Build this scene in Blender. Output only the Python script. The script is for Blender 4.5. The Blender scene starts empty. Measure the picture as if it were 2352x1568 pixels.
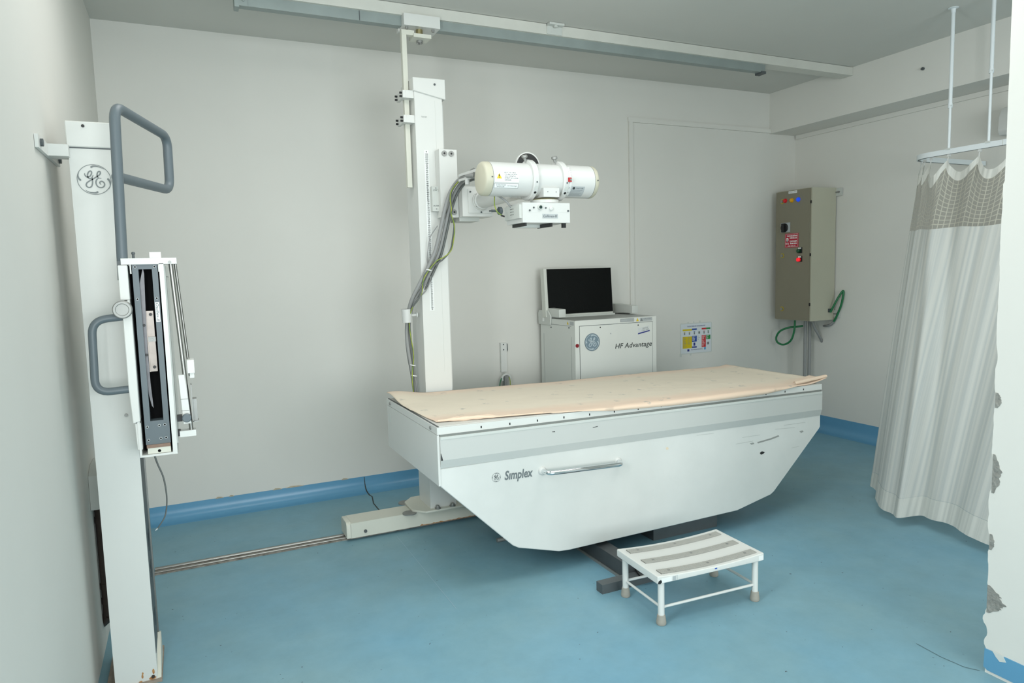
import bpy, bmesh, math, random
from mathutils import Vector, Matrix, noise
random.seed(7)
C = bpy.context.scene.collection
PI = math.pi
V = Vector

# ---------------------------------------------------------------- camera frame
F_PX = 1598.0
CAM = V((0, 0, 1.45))
def cam_axes(yaw=24.93, pitch=5.65, roll=1.56):
    y, p, r = (math.radians(a) for a in (yaw, pitch, roll))
    f = V((math.sin(y)*math.cos(p), math.cos(y)*math.cos(p), -math.sin(p)))
    rt = V((math.cos(y), -math.sin(y), 0)); dn = f.cross(rt)
    return (math.cos(r)*rt + math.sin(r)*dn, -math.sin(r)*rt + math.cos(r)*dn, f)
AX = cam_axes()
def ray(x, y): return AX[0]*((x-1176)/F_PX) + AX[1]*((y-784)/F_PX) + AX[2]
def aY(x, y, Y): d = ray(x, y); return CAM + d*(Y/d.y)          # measured point on a plane of constant depth
def aX(x, y, X): d = ray(x, y); return CAM + d*(X/d.x)
def aZ(x, y, Z): d = ray(x, y); return CAM + d*((Z-CAM.z)/d.z)

# ---------------------------------------------------------------- materials
def lin(c):
    return tuple((v/255/12.92 if v/255 <= .04045 else ((v/255+.055)/1.055)**2.4) for v in c) + (1,)
MATS = {}
def mat(name, rgb, rough=.5, metal=0, var=0.0, scale=6, bump=0, bscale=80, spec=.5, emit=0, coat=0, rgb2=None, detail=4):
    if name in MATS: return MATS[name]
    m = bpy.data.materials.new(name); m.use_nodes = True
    nt = m.node_tree; b = nt.nodes['Principled BSDF']
    b.inputs['Base Color'].default_value = lin(rgb); b.inputs['Roughness'].default_value = rough
    b.inputs['Metallic'].default_value = metal; b.inputs['Specular IOR Level'].default_value = spec
    b.inputs['Coat Weight'].default_value = coat
    if emit:
        b.inputs['Emission Color'].default_value = lin(rgb); b.inputs['Emission Strength'].default_value = emit
    tc = nt.nodes.new('ShaderNodeTexCoord')
    if var or rgb2:
        n = nt.nodes.new('ShaderNodeTexNoise'); n.inputs['Scale'].default_value = scale; n.inputs['Detail'].default_value = detail
        n.inputs['Roughness'].default_value = .6
        nt.links.new(tc.outputs['Object'], n.inputs['Vector'])
        r = nt.nodes.new('ShaderNodeValToRGB'); r.color_ramp.elements[0].position = .3; r.color_ramp.elements[1].position = .7
        a = lin(rgb2) if rgb2 else tuple(v*(1-var) for v in lin(rgb)[:3]) + (1,)
        r.color_ramp.elements[0].color = a; r.color_ramp.elements[1].color = lin(rgb)
        nt.links.new(n.outputs['Fac'], r.inputs['Fac']); nt.links.new(r.outputs['Color'], b.inputs['Base Color'])
    if bump:
        n = nt.nodes.new('ShaderNodeTexNoise'); n.inputs['Scale'].default_value = bscale; n.inputs['Detail'].default_value = 3
        nt.links.new(tc.outputs['Object'], n.inputs['Vector'])
        bp = nt.nodes.new('ShaderNodeBump'); bp.inputs['Strength'].default_value = bump; bp.inputs['Distance'].default_value = .01
        nt.links.new(n.outputs['Fac'], bp.inputs['Height']); nt.links.new(bp.outputs['Normal'], b.inputs['Normal'])
    MATS[name] = m
    return m

WALL = mat('wall_paint', (218, 217, 211), .75, var=.035, scale=1.3, bump=.04, bscale=6, spec=.25)
CEIL = mat('ceiling_paint', (206, 206, 200), .85, var=.03, scale=1.5, spec=.2)
WHITE = mat('white_enamel', (214, 215, 211), .38, var=.02, scale=3, spec=.4)
CREAM = mat('cream_enamel', (210, 210, 198), .4, var=.03, scale=3, spec=.4)
GREYW = mat('light_grey_enamel', (200, 203, 198), .42, var=.02, scale=3, spec=.4)
BAND = mat('grey_band_enamel', (192, 194, 190), .4, spec=.4)
GREYB = mat('blue_grey_enamel', (97, 107, 112), .4, var=.03, spec=.4)
DGREY = mat('dark_grey_paint', (82, 88, 90), .5, var=.15, scale=12)
DKBASE = mat('worn_base_paint', (70, 74, 76), .55, var=.25, scale=10)
BLACK = mat('black_plastic', (22, 23, 24), .45)
PIT = mat('black_cavity', (12, 12, 13), .8, spec=.1)
STEEL = mat('brushed_steel', (150, 150, 146), .36, 1.0, var=.12, scale=25)
DULL = mat('dull_metal', (150, 151, 148), .45, .45, var=.12, scale=20)
GALV = mat('galvanised_grey', (150, 160, 158), .5, .25, var=.14, scale=7)
CHROME = mat('chrome', (225, 228, 230), .07, 1.0)
BRASS = mat('brass', (168, 158, 118), .35, .9)
RUST = mat('rusty_floor_plate', (165, 152, 138), .7, var=.45, scale=22)
RUSTY = mat('rust_stain', (150, 92, 48), .8, rgb2=(196, 150, 96), scale=60)
BEIGE = mat('beige_cap', (190, 187, 168), .42, spec=.4)
INK = mat('dark_grey_ink', (84, 92, 94), .5)
INK2 = mat('black_ink', (52, 58, 58), .5)
INKG = mat('grey_ink', (120, 126, 126), .5)
STICK = mat('sticker_white', (232, 234, 232), .4)
STICKG = mat('sticker_grey', (172, 177, 178), .45)
YEL = mat('yellow_print', (214, 188, 30), .5)
CABLE = mat('grey_cable', (146, 147, 146), .5, spec=.4)
CABLED = mat('dark_grey_cable', (104, 108, 106), .5)
EARTH = mat('yellow_green_wire', (168, 172, 62), .45, rgb2=(96, 136, 62), scale=26)
GREEN = mat('green_cable', (28, 110, 66), .4)
RUBBER = mat('grey_rubber', (160, 156, 146), .75, var=.12, scale=40)
GRIP = mat('grey_rubber_tread', (174, 174, 168), .7, var=.1, scale=30)
SCREEN = mat('dark_screen', (9, 11, 11), .25, spec=.15)
BROWN = mat('brown_pipe', (62, 50, 44), .45, var=.35, scale=15)
TAUPE = mat('taupe_enamel', (132, 127, 110), .45, var=.03, scale=4, spec=.35)
TAUPEL = mat('light_taupe_enamel', (186, 184, 166), .45, var=.03, scale=4, spec=.35)
RED = mat('red_lamp', (190, 24, 34), .25, emit=.12)
REDL = mat('lit_red_lamp', (240, 30, 44), .25, emit=.7)
YELL = mat('amber_lamp', (206, 150, 14), .25, emit=.08)
BLUE = mat('blue_lamp', (20, 74, 230), .25, emit=.5)
GREENL = mat('green_lamp', (16, 74, 44), .3)
REDS = mat('sign_red', (178, 28, 52), .5)
DRED = mat('dark_red_indicator', (128, 16, 30), .35)
BLOGO = mat('logo_blue_grey', (118, 138, 150), .4)
NAVY = mat('navy_print', (42, 52, 128), .5)
PGREEN = mat('poster_green', (44, 130, 66), .5)
PYEL = mat('poster_yellow', (206, 182, 6), .5)
PRED = mat('poster_red', (188, 40, 46), .5)
PAPER = mat('poster_paper', (208, 214, 218), .5)
PLASTER = mat('bare_plaster', (150, 150, 144), .95, var=.3, scale=30, bump=.8, bscale=60)
SKIRT = mat('blue_vinyl_skirting', (98, 154, 188), .3, var=.06, scale=4, spec=.45)
GROUT = mat('dark_seam', (62, 66, 64), .9)
SCUFF = mat('scuff_grey', (150, 152, 148), .8)
WHITE_P = mat('white_plastic', (205, 206, 203), .35, spec=.45)
TRACKM = mat('track_white', (218, 224, 226), .4)

def floor_mat():
    m = bpy.data.materials.new('blue_vinyl_floor'); m.use_nodes = True; nt = m.node_tree; L = nt.links
    b = nt.nodes['Principled BSDF']; b.inputs['Specular IOR Level'].default_value = .4
    tc = nt.nodes.new('ShaderNodeTexCoord')
    def nz(scale, detail=5, rough=.6):
        n = nt.nodes.new('ShaderNodeTexNoise'); n.inputs['Scale'].default_value = scale; n.inputs['Detail'].default_value = detail
        n.inputs['Roughness'].default_value = rough; L.new(tc.outputs['Object'], n.inputs['Vector']); return n
    def ramp(src, p0, c0, p1, c1):
        r = nt.nodes.new('ShaderNodeValToRGB'); e = r.color_ramp.elements
        e[0].position, e[1].position = p0, p1; e[0].color, e[1].color = c0, c1; L.new(src, r.inputs['Fac']); return r
    def mix(fac, a, bb, mode='MIX'):
        x = nt.nodes.new('ShaderNodeMix'); x.data_type = 'RGBA'; x.blend_type = mode
        if isinstance(fac, float): x.inputs['Factor'].default_value = fac
        else: L.new(fac, x.inputs['Factor'])
        for i, s in ((6, a), (7, bb)):
            if isinstance(s, tuple): x.inputs[i].default_value = s
            else: L.new(s, x.inputs[i])
        return x.outputs[2]
    big = ramp(nz(1.1, 6).outputs['Fac'], .35, lin((118, 163, 183)), .68, lin((130, 165, 174)))
    mid = ramp(nz(7, 6, .7).outputs['Fac'], .3, (.86, .87, .87, 1), .7, (1, 1, 1, 1))
    col = mix(1.0, big.outputs['Color'], mid.outputs['Color'], 'MULTIPLY')
    # fine dark specks and scuffs
    sp = ramp(nz(55, 2, .5).outputs['Fac'], 0.765, (0, 0, 0, 1), .785, (1, 1, 1, 1))
    col = mix(sp.outputs['Color'], col, lin((48, 60, 62)))
    L.new(col, b.inputs['Base Color'])
    rr = ramp(nz(3, 5).outputs['Fac'], .3, (.40, .40, .40, 1), .7, (.52, .52, .52, 1)); L.new(rr.outputs['Color'], b.inputs['Roughness'])
    bp = nt.nodes.new('ShaderNodeBump'); bp.inputs['Strength'].default_value = .06; bp.inputs['Distance'].default_value = .02
    L.new(nz(2.2, 3).outputs['Fac'], bp.inputs['Height']); L.new(bp.outputs['Normal'], b.inputs['Normal'])
    return m
FLOOR = floor_mat()

def sheet_mat():
    m = bpy.data.materials.new('peach_print_cloth'); m.use_nodes = True; nt = m.node_tree; L = nt.links
    b = nt.nodes['Principled BSDF']; b.inputs['Roughness'].default_value = .85; b.inputs['Specular IOR Level'].default_value = .15
    b.inputs['Sheen Weight'].default_value = .15
    uv = nt.nodes.new('ShaderNodeUVMap')
    sx = nt.nodes.new('ShaderNodeSeparateXYZ'); L.new(uv.outputs['UV'], sx.inputs[0])
    def math_(op, a, c=None, clamp=False):
        n = nt.nodes.new('ShaderNodeMath'); n.operation = op; n.use_clamp = clamp
        for i, s in enumerate((a, c)):
            if s is None: continue
            if isinstance(s, (int, float)): n.inputs[i].default_value = s
            else: L.new(s, n.inputs[i])
        return n.outputs[0]
    def nz(scale, detail, vec=None):
        n = nt.nodes.new('ShaderNodeTexNoise'); n.inputs['Scale'].default_value = scale; n.inputs['Detail'].default_value = detail
        L.new(vec or uv.outputs['UV'], n.inputs['Vector']); return n.outputs['Fac']
    # woven peach border along front and back long edges
    e = math_('ABSOLUTE', math_('SUBTRACT', sx.outputs[1], .47))
    e = math_('ADD', e, math_('MULTIPLY', math_('SUBTRACT', nz(5, 3), .5), .16))
    e = math_('MULTIPLY', math_('SUBTRACT', e, .30), 7.0, True)
    x = nt.nodes.new('ShaderNodeMix'); x.data_type = 'RGBA'; L.new(e, x.inputs['Factor'])
    x.inputs[6].default_value = lin((224, 212, 192)); x.inputs[7].default_value = lin((226, 202, 180))
    # faint printed motifs
    mp = nt.nodes.new('ShaderNodeMapping'); mp.inputs['Scale'].default_value = (11, 9, 1); L.new(uv.outputs['UV'], mp.inputs['Vector'])
    vo = nt.nodes.new('ShaderNodeTexVoronoi'); vo.inputs['Scale'].default_value = 1.0; vo.inputs['Randomness'].default_value = .8
    L.new(mp.outputs[0], vo.inputs['Vector'])
    ring = math_('MULTIPLY', math_('SUBTRACT', .27, vo.outputs['Distance']), 12, True)
    patt = math_('MULTIPLY', ring, math_('MULTIPLY', math_('SUBTRACT', nz(45, 3), .45), 4, True), True)
    y = nt.nodes.new('ShaderNodeMix'); y.data_type = 'RGBA'; L.new(math_('MULTIPLY', patt, .85), y.inputs['Factor'])
    L.new(x.outputs[2], y.inputs[6]); y.inputs[7].default_value = lin((150, 152, 148))
    L.new(y.outputs[2], b.inputs['Base Color'])
    bp = nt.nodes.new('ShaderNodeBump'); bp.inputs['Strength'].default_value = .15; bp.inputs['Distance'].default_value = .01
    L.new(nz(14, 4), bp.inputs['Height']); L.new(bp.outputs['Normal'], b.inputs['Normal'])
    return m
SHEET = sheet_mat()

def curtain_mat(kind):
    m = bpy.data.materials.new('curtain_' + kind); m.use_nodes = True; nt = m.node_tree; L = nt.links
    b = nt.nodes['Principled BSDF']; b.inputs['Roughness'].default_value = .75; b.inputs['Specular IOR Level'].default_value = .2
    uv = nt.nodes.new('ShaderNodeUVMap'); out = nt.nodes['Material Output']
    sx = nt.nodes.new('ShaderNodeSeparateXYZ'); L.new(uv.outputs['UV'], sx.inputs[0])
    if kind == 'net':
        def line(src, freq, w):
            a = nt.nodes.new('ShaderNodeMath'); a.operation = 'MULTIPLY'; a.inputs[1].default_value = freq; L.new(src, a.inputs[0])
            f = nt.nodes.new('ShaderNodeMath'); f.operation = 'FRACT'; L.new(a.outputs[0], f.inputs[0])
            g = nt.nodes.new('ShaderNodeMath'); g.operation = 'LESS_THAN'; g.inputs[1].default_value = w; L.new(f.outputs[0], g.inputs[0])
            return g.outputs[0]
        mx = nt.nodes.new('ShaderNodeMath'); mx.operation = 'MAXIMUM'
        L.new(line(sx.outputs[0], 1/.030, .17), mx.inputs[0]); L.new(line(sx.outputs[1], 1/.030, .17), mx.inputs[1])
        c = nt.nodes.new('ShaderNodeMix'); c.data_type = 'RGBA'; L.new(mx.outputs[0], c.inputs['Factor'])
        c.inputs[6].default_value = lin((118, 115, 104)); c.inputs[7].default_value = lin((176, 174, 161))
        L.new(c.outputs[2], b.inputs['Base Color'])
        tr = nt.nodes.new('ShaderNodeBsdfTransparent'); ms = nt.nodes.new('ShaderNodeMixShader')
        mr = nt.nodes.new('ShaderNodeMapRange'); mr.inputs[3].default_value = .5; mr.inputs[4].default_value = .82
        L.new(mx.outputs[0], mr.inputs[0]); L.new(mr.outputs[0], ms.inputs[0])
        L.new(tr.outputs[0], ms.inputs[1]); L.new(b.outputs[0], ms.inputs[2]); L.new(ms.outputs[0], out.inputs['Surface'])
    else:
        mp = nt.nodes.new('ShaderNodeMapping'); mp.inputs['Scale'].default_value = (1, .0, 1); L.new(uv.outputs['UV'], mp.inputs['Vector'])
        n = nt.nodes.new('ShaderNodeTexNoise'); n.inputs['Scale'].default_value = 34; n.inputs['Detail'].default_value = 5; L.new(mp.outputs[0], n.inputs['Vector'])
        r = nt.nodes.new('ShaderNodeValToRGB'); e = r.color_ramp.elements; e[0].position, e[1].position = .42, .56
        base = {'cloth': ((196, 200, 198), (212, 213, 208)), 'hem': ((202, 204, 199), (218, 219, 213)), 'band': ((206, 207, 201), (226, 226, 220))}[kind]
        e[0].color, e[1].color = lin(base[0]), lin(base[1]); L.new(n.outputs['Fac'], r.inputs['Fac']); L.new(r.outputs['Color'], b.inputs['Base Color'])
        t = nt.nodes.new('ShaderNodeBsdfTranslucent'); L.new(r.outputs['Color'], t.inputs['Color'])
        ms = nt.nodes.new('ShaderNodeMixShader'); ms.inputs[0].default_value = .22
        L.new(b.outputs[0], ms.inputs[1]); L.new(t.outputs[0], ms.inputs[2]); L.new(ms.outputs[0], out.inputs['Surface'])
    return m

# ---------------------------------------------------------------- mesh helpers
WPOS = {}
def catmull(pts, n=8, closed=False):
    P = [V(p) for p in pts]; out = []; k = len(P)
    rng = range(k if closed else k-1)
    for i in rng:
        g = (lambda j: P[j % k]) if closed else (lambda j: P[min(max(j, 0), k-1)])
        p0, p1, p2, p3 = g(i-1), g(i), g(i+1), g(i+2)
        for s in range(n):
            t = s/n
            out.append(.5*((2*p1) + (p2-p0)*t + (2*p0-5*p1+4*p2-p3)*t*t + (3*p1-p0-3*p2+p3)*t**3))
    if not closed: out.append(P[-1])
    return out
def fillet(pts, r, n=6):
    P = [V(p) for p in pts]; out = [P[0]]
    for i in range(1, len(P)-1):
        a, b = (P[i-1]-P[i]), (P[i+1]-P[i]); la, lb = a.length, b.length; a.normalize(); b.normalize()
        rr = min(r, la*.49, lb*.49); p, q = P[i]+a*rr, P[i]+b*rr
        for s in range(n+1):
            t = s/n; out.append(p*(1-t)**2 + P[i]*2*t*(1-t) + q*t*t)
    return out + [P[-1]]

class B:
    def __init__(s): s.bm = bmesh.new(); s.mi = 0
    def _fin(s, geom_faces, bev, seg=2):
        if bev:
            ed = list({e for f in geom_faces for e in f.edges})
            ed = [e for e in ed if len(e.link_faces) == 2 and e.calc_face_angle(0) > .5]
            r = bmesh.ops.bevel(s.bm, geom=ed, offset=bev, segments=seg, profile=.6, affect='EDGES', clamp_overlap=True)
            geom_faces = [f for f in geom_faces if f.is_valid] + list(r['faces'])
        for f in geom_faces: f.material_index = s.mi
    def poly(s, pts):
        f = s.bm.faces.new([s.bm.verts.new(p) for p in pts]); f.material_index = s.mi; return f
    def hull8(s, c, bev=0, seg=2):
        v = [s.bm.verts.new(p) for p in c]
        fs = [s.bm.faces.new([v[i] for i in q]) for q in ((0,3,2,1),(4,5,6,7),(0,1,5,4),(1,2,6,5),(2,3,7,6),(3,0,4,7))]
        s._fin(fs, bev, seg); return s
    def box(s, x0, x1, y0, y1, z0, z1, bev=0, seg=2):
        return s.hull8([(x0,y0,z0),(x1,y0,z0),(x1,y1,z0),(x0,y1,z0),(x0,y0,z1),(x1,y0,z1),(x1,y1,z1),(x0,y1,z1)], bev, seg)
    def prism(s, pts, axis, a, b, bev=0, seg=2):
        def mk(p, t): return {'x': (t, p[0], p[1]), 'y': (p[0], t, p[1]), 'z': (p[0], p[1], t)}[axis]
        A = [s.bm.verts.new(mk(p, a)) for p in pts]; Bv = [s.bm.verts.new(mk(p, b)) for p in pts]; n = len(pts)
        fs = [s.bm.faces.new(A), s.bm.faces.new(Bv[::-1])]
        fs += [s.bm.faces.new((A[i], Bv[i], Bv[(i+1) % n], A[(i+1) % n])) for i in range(n)]
        bmesh.ops.recalc_face_normals(s.bm, faces=fs); s._fin(fs, bev, seg); return s
    def rings(s, rings, cap0=True, cap1=True, closed=False):
        R = [[s.bm.verts.new(p) for p in r] for r in rings]; n = len(R[0]); fs = []
        for i in range(len(R) if closed else len(R)-1):
            a, b = R[i], R[(i+1) % len(R)]
            for j in range(n): fs.append(s.bm.faces.new((a[j], a[(j+1) % n], b[(j+1) % n], b[j])))
        if not closed:
            if cap0: fs.append(s.bm.faces.new(R[0][::-1]))
            if cap1: fs.append(s.bm.faces.new(R[-1]))
        for f in fs: f.material_index = s.mi
        bmesh.ops.recalc_face_normals(s.bm, faces=fs); return s
    def lathe(s, p0, axis, prof, n=32, cap0=True, cap1=True):
        ax = V(axis).normalized(); p0 = V(p0); t = V((0,0,1)) if abs(ax.z) < .9 else V((1,0,0))
        u = ax.cross(t).normalized(); w = ax.cross(u)
        return s.rings([[p0+ax*h+(u*math.cos(k*2*PI/n)+w*math.sin(k*2*PI/n))*max(r, 1e-4) for k in range(n)] for h, r in prof], cap0, cap1)
    def cyl(s, p0, p1, r, n=24, r2=None, bev=0):
        p0, p1 = V(p0), V(p1); h = (p1-p0).length; r2 = r if r2 is None else r2
        pr = [(0, r), (h, r2)] if not bev else [(0, r-bev), (bev*.3, r-bev*.3), (bev, r), (h-bev, r2), (h-bev*.3, r2-bev*.3), (h, r2-bev)]
        return s.lathe(p0, p1-p0, pr, n)
    def tube(s, pts, r, n=10, closed=False):
        P = [V(p) for p in pts]; T = []
        for i in range(len(P)):
            a = P[i-1] if (i or closed) else P[0]; b = P[(i+1) % len(P)] if (i < len(P)-1 or closed) else P[-1]
            T.append((b-a).normalized())
        t = V((0,0,1)) if abs(T[0].z) < .9 else V((1,0,0)); u = T[0].cross(t).normalized(); R = []
        for i, p in enumerate(P):
            u = (u - T[i]*u.dot(T[i])).normalized(); w = T[i].cross(u)
            rr = r(i/(len(P)-1)) if callable(r) else r
            R.append([p+(u*math.cos(k*2*PI/n)+w*math.sin(k*2*PI/n))*rr for k in range(n)])
        return s.rings(R, closed=closed)
    def sphere(s, c, r, n=16, sc=(1,1,1)):
        c = V(c); R = []
        for i in range(1, n//2):
            a = PI*i/(n//2)
            R.append([c+V((r*math.sin(a)*math.cos(k*2*PI/n)*sc[0], r*math.sin(a)*math.sin(k*2*PI/n)*sc[1], r*math.cos(a)*sc[2])) for k in range(n)])
        return s.rings(R)
    def grid(s, fn, nu, nv, uvfn=None):
        vs = [[s.bm.verts.new(fn(i/nu, j/nv)) for j in range(nv+1)] for i in range(nu+1)]
        lay = s.bm.loops.layers.uv.verify() if uvfn else None
        for i in range(nu):
            for j in range(nv):
                q = ((i,j),(i+1,j),(i+1,j+1),(i,j+1))
                f = s.bm.faces.new([vs[a][b] for a, b in q]); f.material_index = s.mi
                if lay:
                    for l, (a, b) in zip(f.loops, q): l[lay].uv = uvfn(a/nu, b/nv)
        return s
    def mark(s): return len(s.bm.verts)
    def warp(s, fn, start=0):
        s.bm.verts.ensure_lookup_table()
        for v in s.bm.verts[start:]: v.co = fn(v.co.copy())
        return s
    def build(s, name, mats, parent=None, sharp=35, label=None):
        me = bpy.data.meshes.new(name); s.bm.normal_update(); s.bm.to_mesh(me); s.bm.free()
        for m in (mats if isinstance(mats, (list, tuple)) else [mats]): me.materials.append(m)
        return link(name, me, parent, sharp, label)
def link(name, me, parent=None, sharp=35, label=None):
    co = [v.co for v in me.vertices]
    c = V([(min(v[i] for v in co)+max(v[i] for v in co))/2 for i in range(3)])
    if parent is None: c.z = min(v.z for v in co)
    me.transform(Matrix.Translation(-c))
    if sharp is not None and len(me.polygons):
        me.polygons.foreach_set('use_smooth', [True]*len(me.polygons)); me.set_sharp_from_angle(angle=math.radians(sharp))
    o = bpy.data.objects.new(name, me); C.objects.link(o)
    o.location = c - (WPOS[parent.name] if parent else V((0,0,0))); WPOS[o.name] = c
    if parent: o.parent = parent
    if label: o['label'] = label
    return o
def thing(name, label, cat, loc, group=None):
    o = bpy.data.objects.new(name, None); C.objects.link(o); o.location = loc; WPOS[o.name] = V(loc)
    o.empty_display_size = .1; return tag(o, label, cat, group)
def tag(o, label, cat, group=None):
    o['label'] = label; o['category'] = cat
    if group: o['group'] = group
    return o
def struct(o): o['kind'] = 'structure'; return o

def text_mesh(s, size=1.0, shear=0, bold=0, spacing=1, line=1, align='CENTER'):
    cu = bpy.data.curves.new('t', 'FONT'); cu.body = s; cu.size = size; cu.shear = shear; cu.offset = bold
    cu.space_character = spacing; cu.space_line = line; cu.align_x = align; cu.align_y = 'CENTER'; cu.resolution_u = 3
    o = bpy.data.objects.new('t', cu); C.objects.link(o)
    dg = bpy.context.evaluated_depsgraph_get(); ev = o.evaluated_get(dg); me = bpy.data.meshes.new_from_object(ev)
    bpy.data.objects.remove(o); bpy.data.curves.remove(cu); return me
def lettering(s, c, right, up, w=None, h=None, mtl=None, parent=None, name='lettering', fn=None, **k):
    """flat lettering centred at c, w metres wide and/or h metres high; fn(u, v) -> point lays it on a curved face"""
    me = text_mesh(s, **k); xs = [v.co.x for v in me.vertices]; ys = [v.co.y for v in me.vertices]
    cx, cy, W, Hh = (min(xs)+max(xs))/2, (min(ys)+max(ys))/2, max(xs)-min(xs), max(ys)-min(ys)
    sx = (w/W) if w else h/Hh; sy = (h/Hh) if h else sx
    c, right, up = V(c), V(right).normalized(), V(up).normalized()
    for v in me.vertices:
        u, t = (v.co.x-cx)*sx, (v.co.y-cy)*sy
        v.co = fn(u, t) if fn else c + right*u + up*t
    me.materials.clear(); me.materials.append(mtl or INK); me.name = name
    return link(name, me, parent, None)

STROKES = [
 ([(500,540),(492,590),(520,650),(570,685),(640,680),(700,640),(745,570),(760,500),(740,455),(705,450),(650,490),(605,570),(597,650),(615,715),(655,748),(705,745),(752,718),(780,670),(808,605)], .082),
 ([(800,625),(775,690),(768,760),(768,860),(755,960),(715,1050),(650,1095),(580,1090),(530,1045),(520,985),(560,910),(640,850),(760,780),(860,720),(960,655),(1040,600),(1090,530),(1085,470),(1045,455),(995,490),(965,560),(960,640),(985,690),(1030,718),(1115,722)], .082),
 ([(1030,715),(970,745),(920,800),(895,880),(905,970),(950,1050),(1030,1090),(1110,1088),(1180,1050),(1218,980),(1205,900),(1150,850),(1090,845),(1045,880),(1045,930),(1085,975)], .082)]
SWOOSH = [[(335,835),(275,770),(245,700),(245,600),(300,440)], [(735,315),(820,265),(950,258),(1090,290),(1260,370)],
          [(1345,725),(1408,800),(1435,900),(1428,1020),(1370,1140)], [(950,1250),(870,1300),(740,1300),(600,1275),(470,1200)]]
def emblem(c, right, up, R, mtl, parent, name='emblem'):
    c, right, up = V(c), V(right).normalized(), V(up).normalized(); b = B()
    nrm = right.cross(up); lift = [0.0]
    def P(x, y): return c + right*(x*R) + up*(y*R) + nrm*lift[0]
    def ribbon(pts, wf):
        pl = [((p[0]-838)/660, -(p[1]-780)/600) for p in pts]; pl = catmull([(x, y, 0) for x, y in pl], 5)
        L, Rr = [], []
        for i, p in enumerate(pl):
            d = (pl[min(i+1, len(pl)-1)] - pl[max(i-1, 0)]); d.normalize(); w = wf(i/(len(pl)-1))/2
            L.append(P(p.x-d.y*w, p.y+d.x*w)); Rr.append(P(p.x+d.y*w, p.y-d.x*w))
        for i in range(len(L)-1): b.poly([L[i], Rr[i], Rr[i+1], L[i+1]])
        lift[0] += 2e-5
    for pts, w in STROKES: ribbon(pts, lambda t: w*min(1, .5+4*min(t, 1-t)))
    for pts in SWOOSH: ribbon(pts, lambda t: .115*(1-t)**.9*min(1, .35+6*t)+.02)
    for k in range(64):
        a, a2 = k*2*PI/64, (k+1)*2*PI/64
        b.poly([P(math.cos(x)*r, math.sin(x)*r) for x, r in ((a, .955), (a, .995), (a2, .995), (a2, .955))])
    return b.build(name, mtl, parent, None)

# ================================================================= ROOM SHELL
XL, XR, YB, YF, ZC, XB = -.385, 4.97, 4.63, -3.2, 2.92, 4.66
struct(B().box(XL-.1, XR+.1, YF-.1, YB+.1, -.1, 0).build('floor', FLOOR))
struct(B().box(XL-.1, XR+.1, YF-.1, YB+.1, ZC, ZC+.1).build('ceiling', CEIL))
struct(B().box(XL-.1, XL, YF, YB, 0, ZC).build('wall_left', WALL))
struct(B().box(XL-.1, XR+.1, YB, YB+.1, 0, ZC).build('wall_back', WALL))
struct(B().box(XR, XR+.1, YF, YB, 0, ZC).build('wall_right', WALL))
struct(B().box(XL-.1, XR+.1, YF-.1, YF, 0, ZC).build('wall_front', WALL))
struct(B().box(XB, XR, YF, YB, 2.583, ZC, .003, 1).build('trim_1', WALL))            # dropped beam over the right wall
# partition at the right edge, its far corner chipped
b = B(); n = 260; Pp = []
for i in range(n+1):
    z = ZC*i/n; d = .0035*noise.noise((z*9, 1.3, 0)) + .002*noise.noise((z*40, 4, 0))
    for zc, hh, dep in ((.275, .05, .012), (.195, .02, -.008), (.15, .03, .010), (.475, .03, .008), (.72, .065, .012), (.62, .04, -.004), (.975, .028, .009), (1.12, .04, .005), (.54, .03, -.004), (.36, .05, .004)):
        t = abs(z-zc)/hh
        if t < 1: d += dep*(1-t*t)
    if z < .095: d = .006
    Pp.append((1.428-d if z < 1.7 else 1.424-d*.25, z))
YP = .85
b.prism([(YP, 0)] + Pp + [(YP, ZC)], 'x', 2.47, 2.85)
struct(b.build('wall_partition', WALL, sharp=50))
b = B()
for zc, hh, dep in ((.270, .050, .046), (.718, .068, .019), (.974, .026, .013), (.476, .028, .008)):
    pts = []
    for k in range(25):
        t = -1+2*k/24; pts.append((1.4165-dep*(1-abs(t)**1.8)*(1+.55*noise.noise((t*3.2, zc*7, 0))+.25*noise.noise((t*11, zc*5, 2))), zc+hh*t))
    edge = [(1.424, zc+hh), (1.424, zc-hh)]
    b.prism(pts + edge, 'x', 2.4685, 2.474)
struct(b.build('trim_2', PLASTER))
b = B().prism([(YP, .012), (1.412, .012), (1.4255, .02), (1.424, .088), (YP, .088)], 'x', 2.4665, 2.475)
struct(b.build('baseboard_partition', SKIRT))
struct(B().prism([(1.385, .075), (1.398, .092), (1.362, .09), (1.352, .072), (1.372, .064)], 'x', 2.4655, 2.468).build('trim_3', mat('skirting_chip', (205, 208, 204), .8)))
def cove(axis, a, b0, wall, sgn, h):
    pr = [(0, h), (.004, h), (.0045, .07), (.007, .05), (.014, .032), (.026, .017), (.042, .007), (.065, .002), (.09, .0008), (.09, -.004), (0, -.004)]
    q = B().prism([(wall+sgn*d, z) for d, z in pr], axis, a, b0)
    return struct(q.build({'x': 'baseboard_back', 'y': 'baseboard_right'}[axis], SKIRT, sharp=60))
cove('x', XL, XR, YB, -1, .098)
cove('y', YF, YB, XR, -1, .135)
# chipped paint along skirting top
b = B()
for xx, w in ((.08, .05), (.16, .03), (.42, .06), (.5, .12), (.86, .05)):
    b.prism([(xx, .096), (xx+w*.3, .106), (xx+w*.7, .103), (xx+w, .096)], 'y', YB-.0055, YB-.001)
struct(b.build('trim_4', mat('peeling_paint', (196, 182, 158), .9, var=.3, scale=40)))
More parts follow.
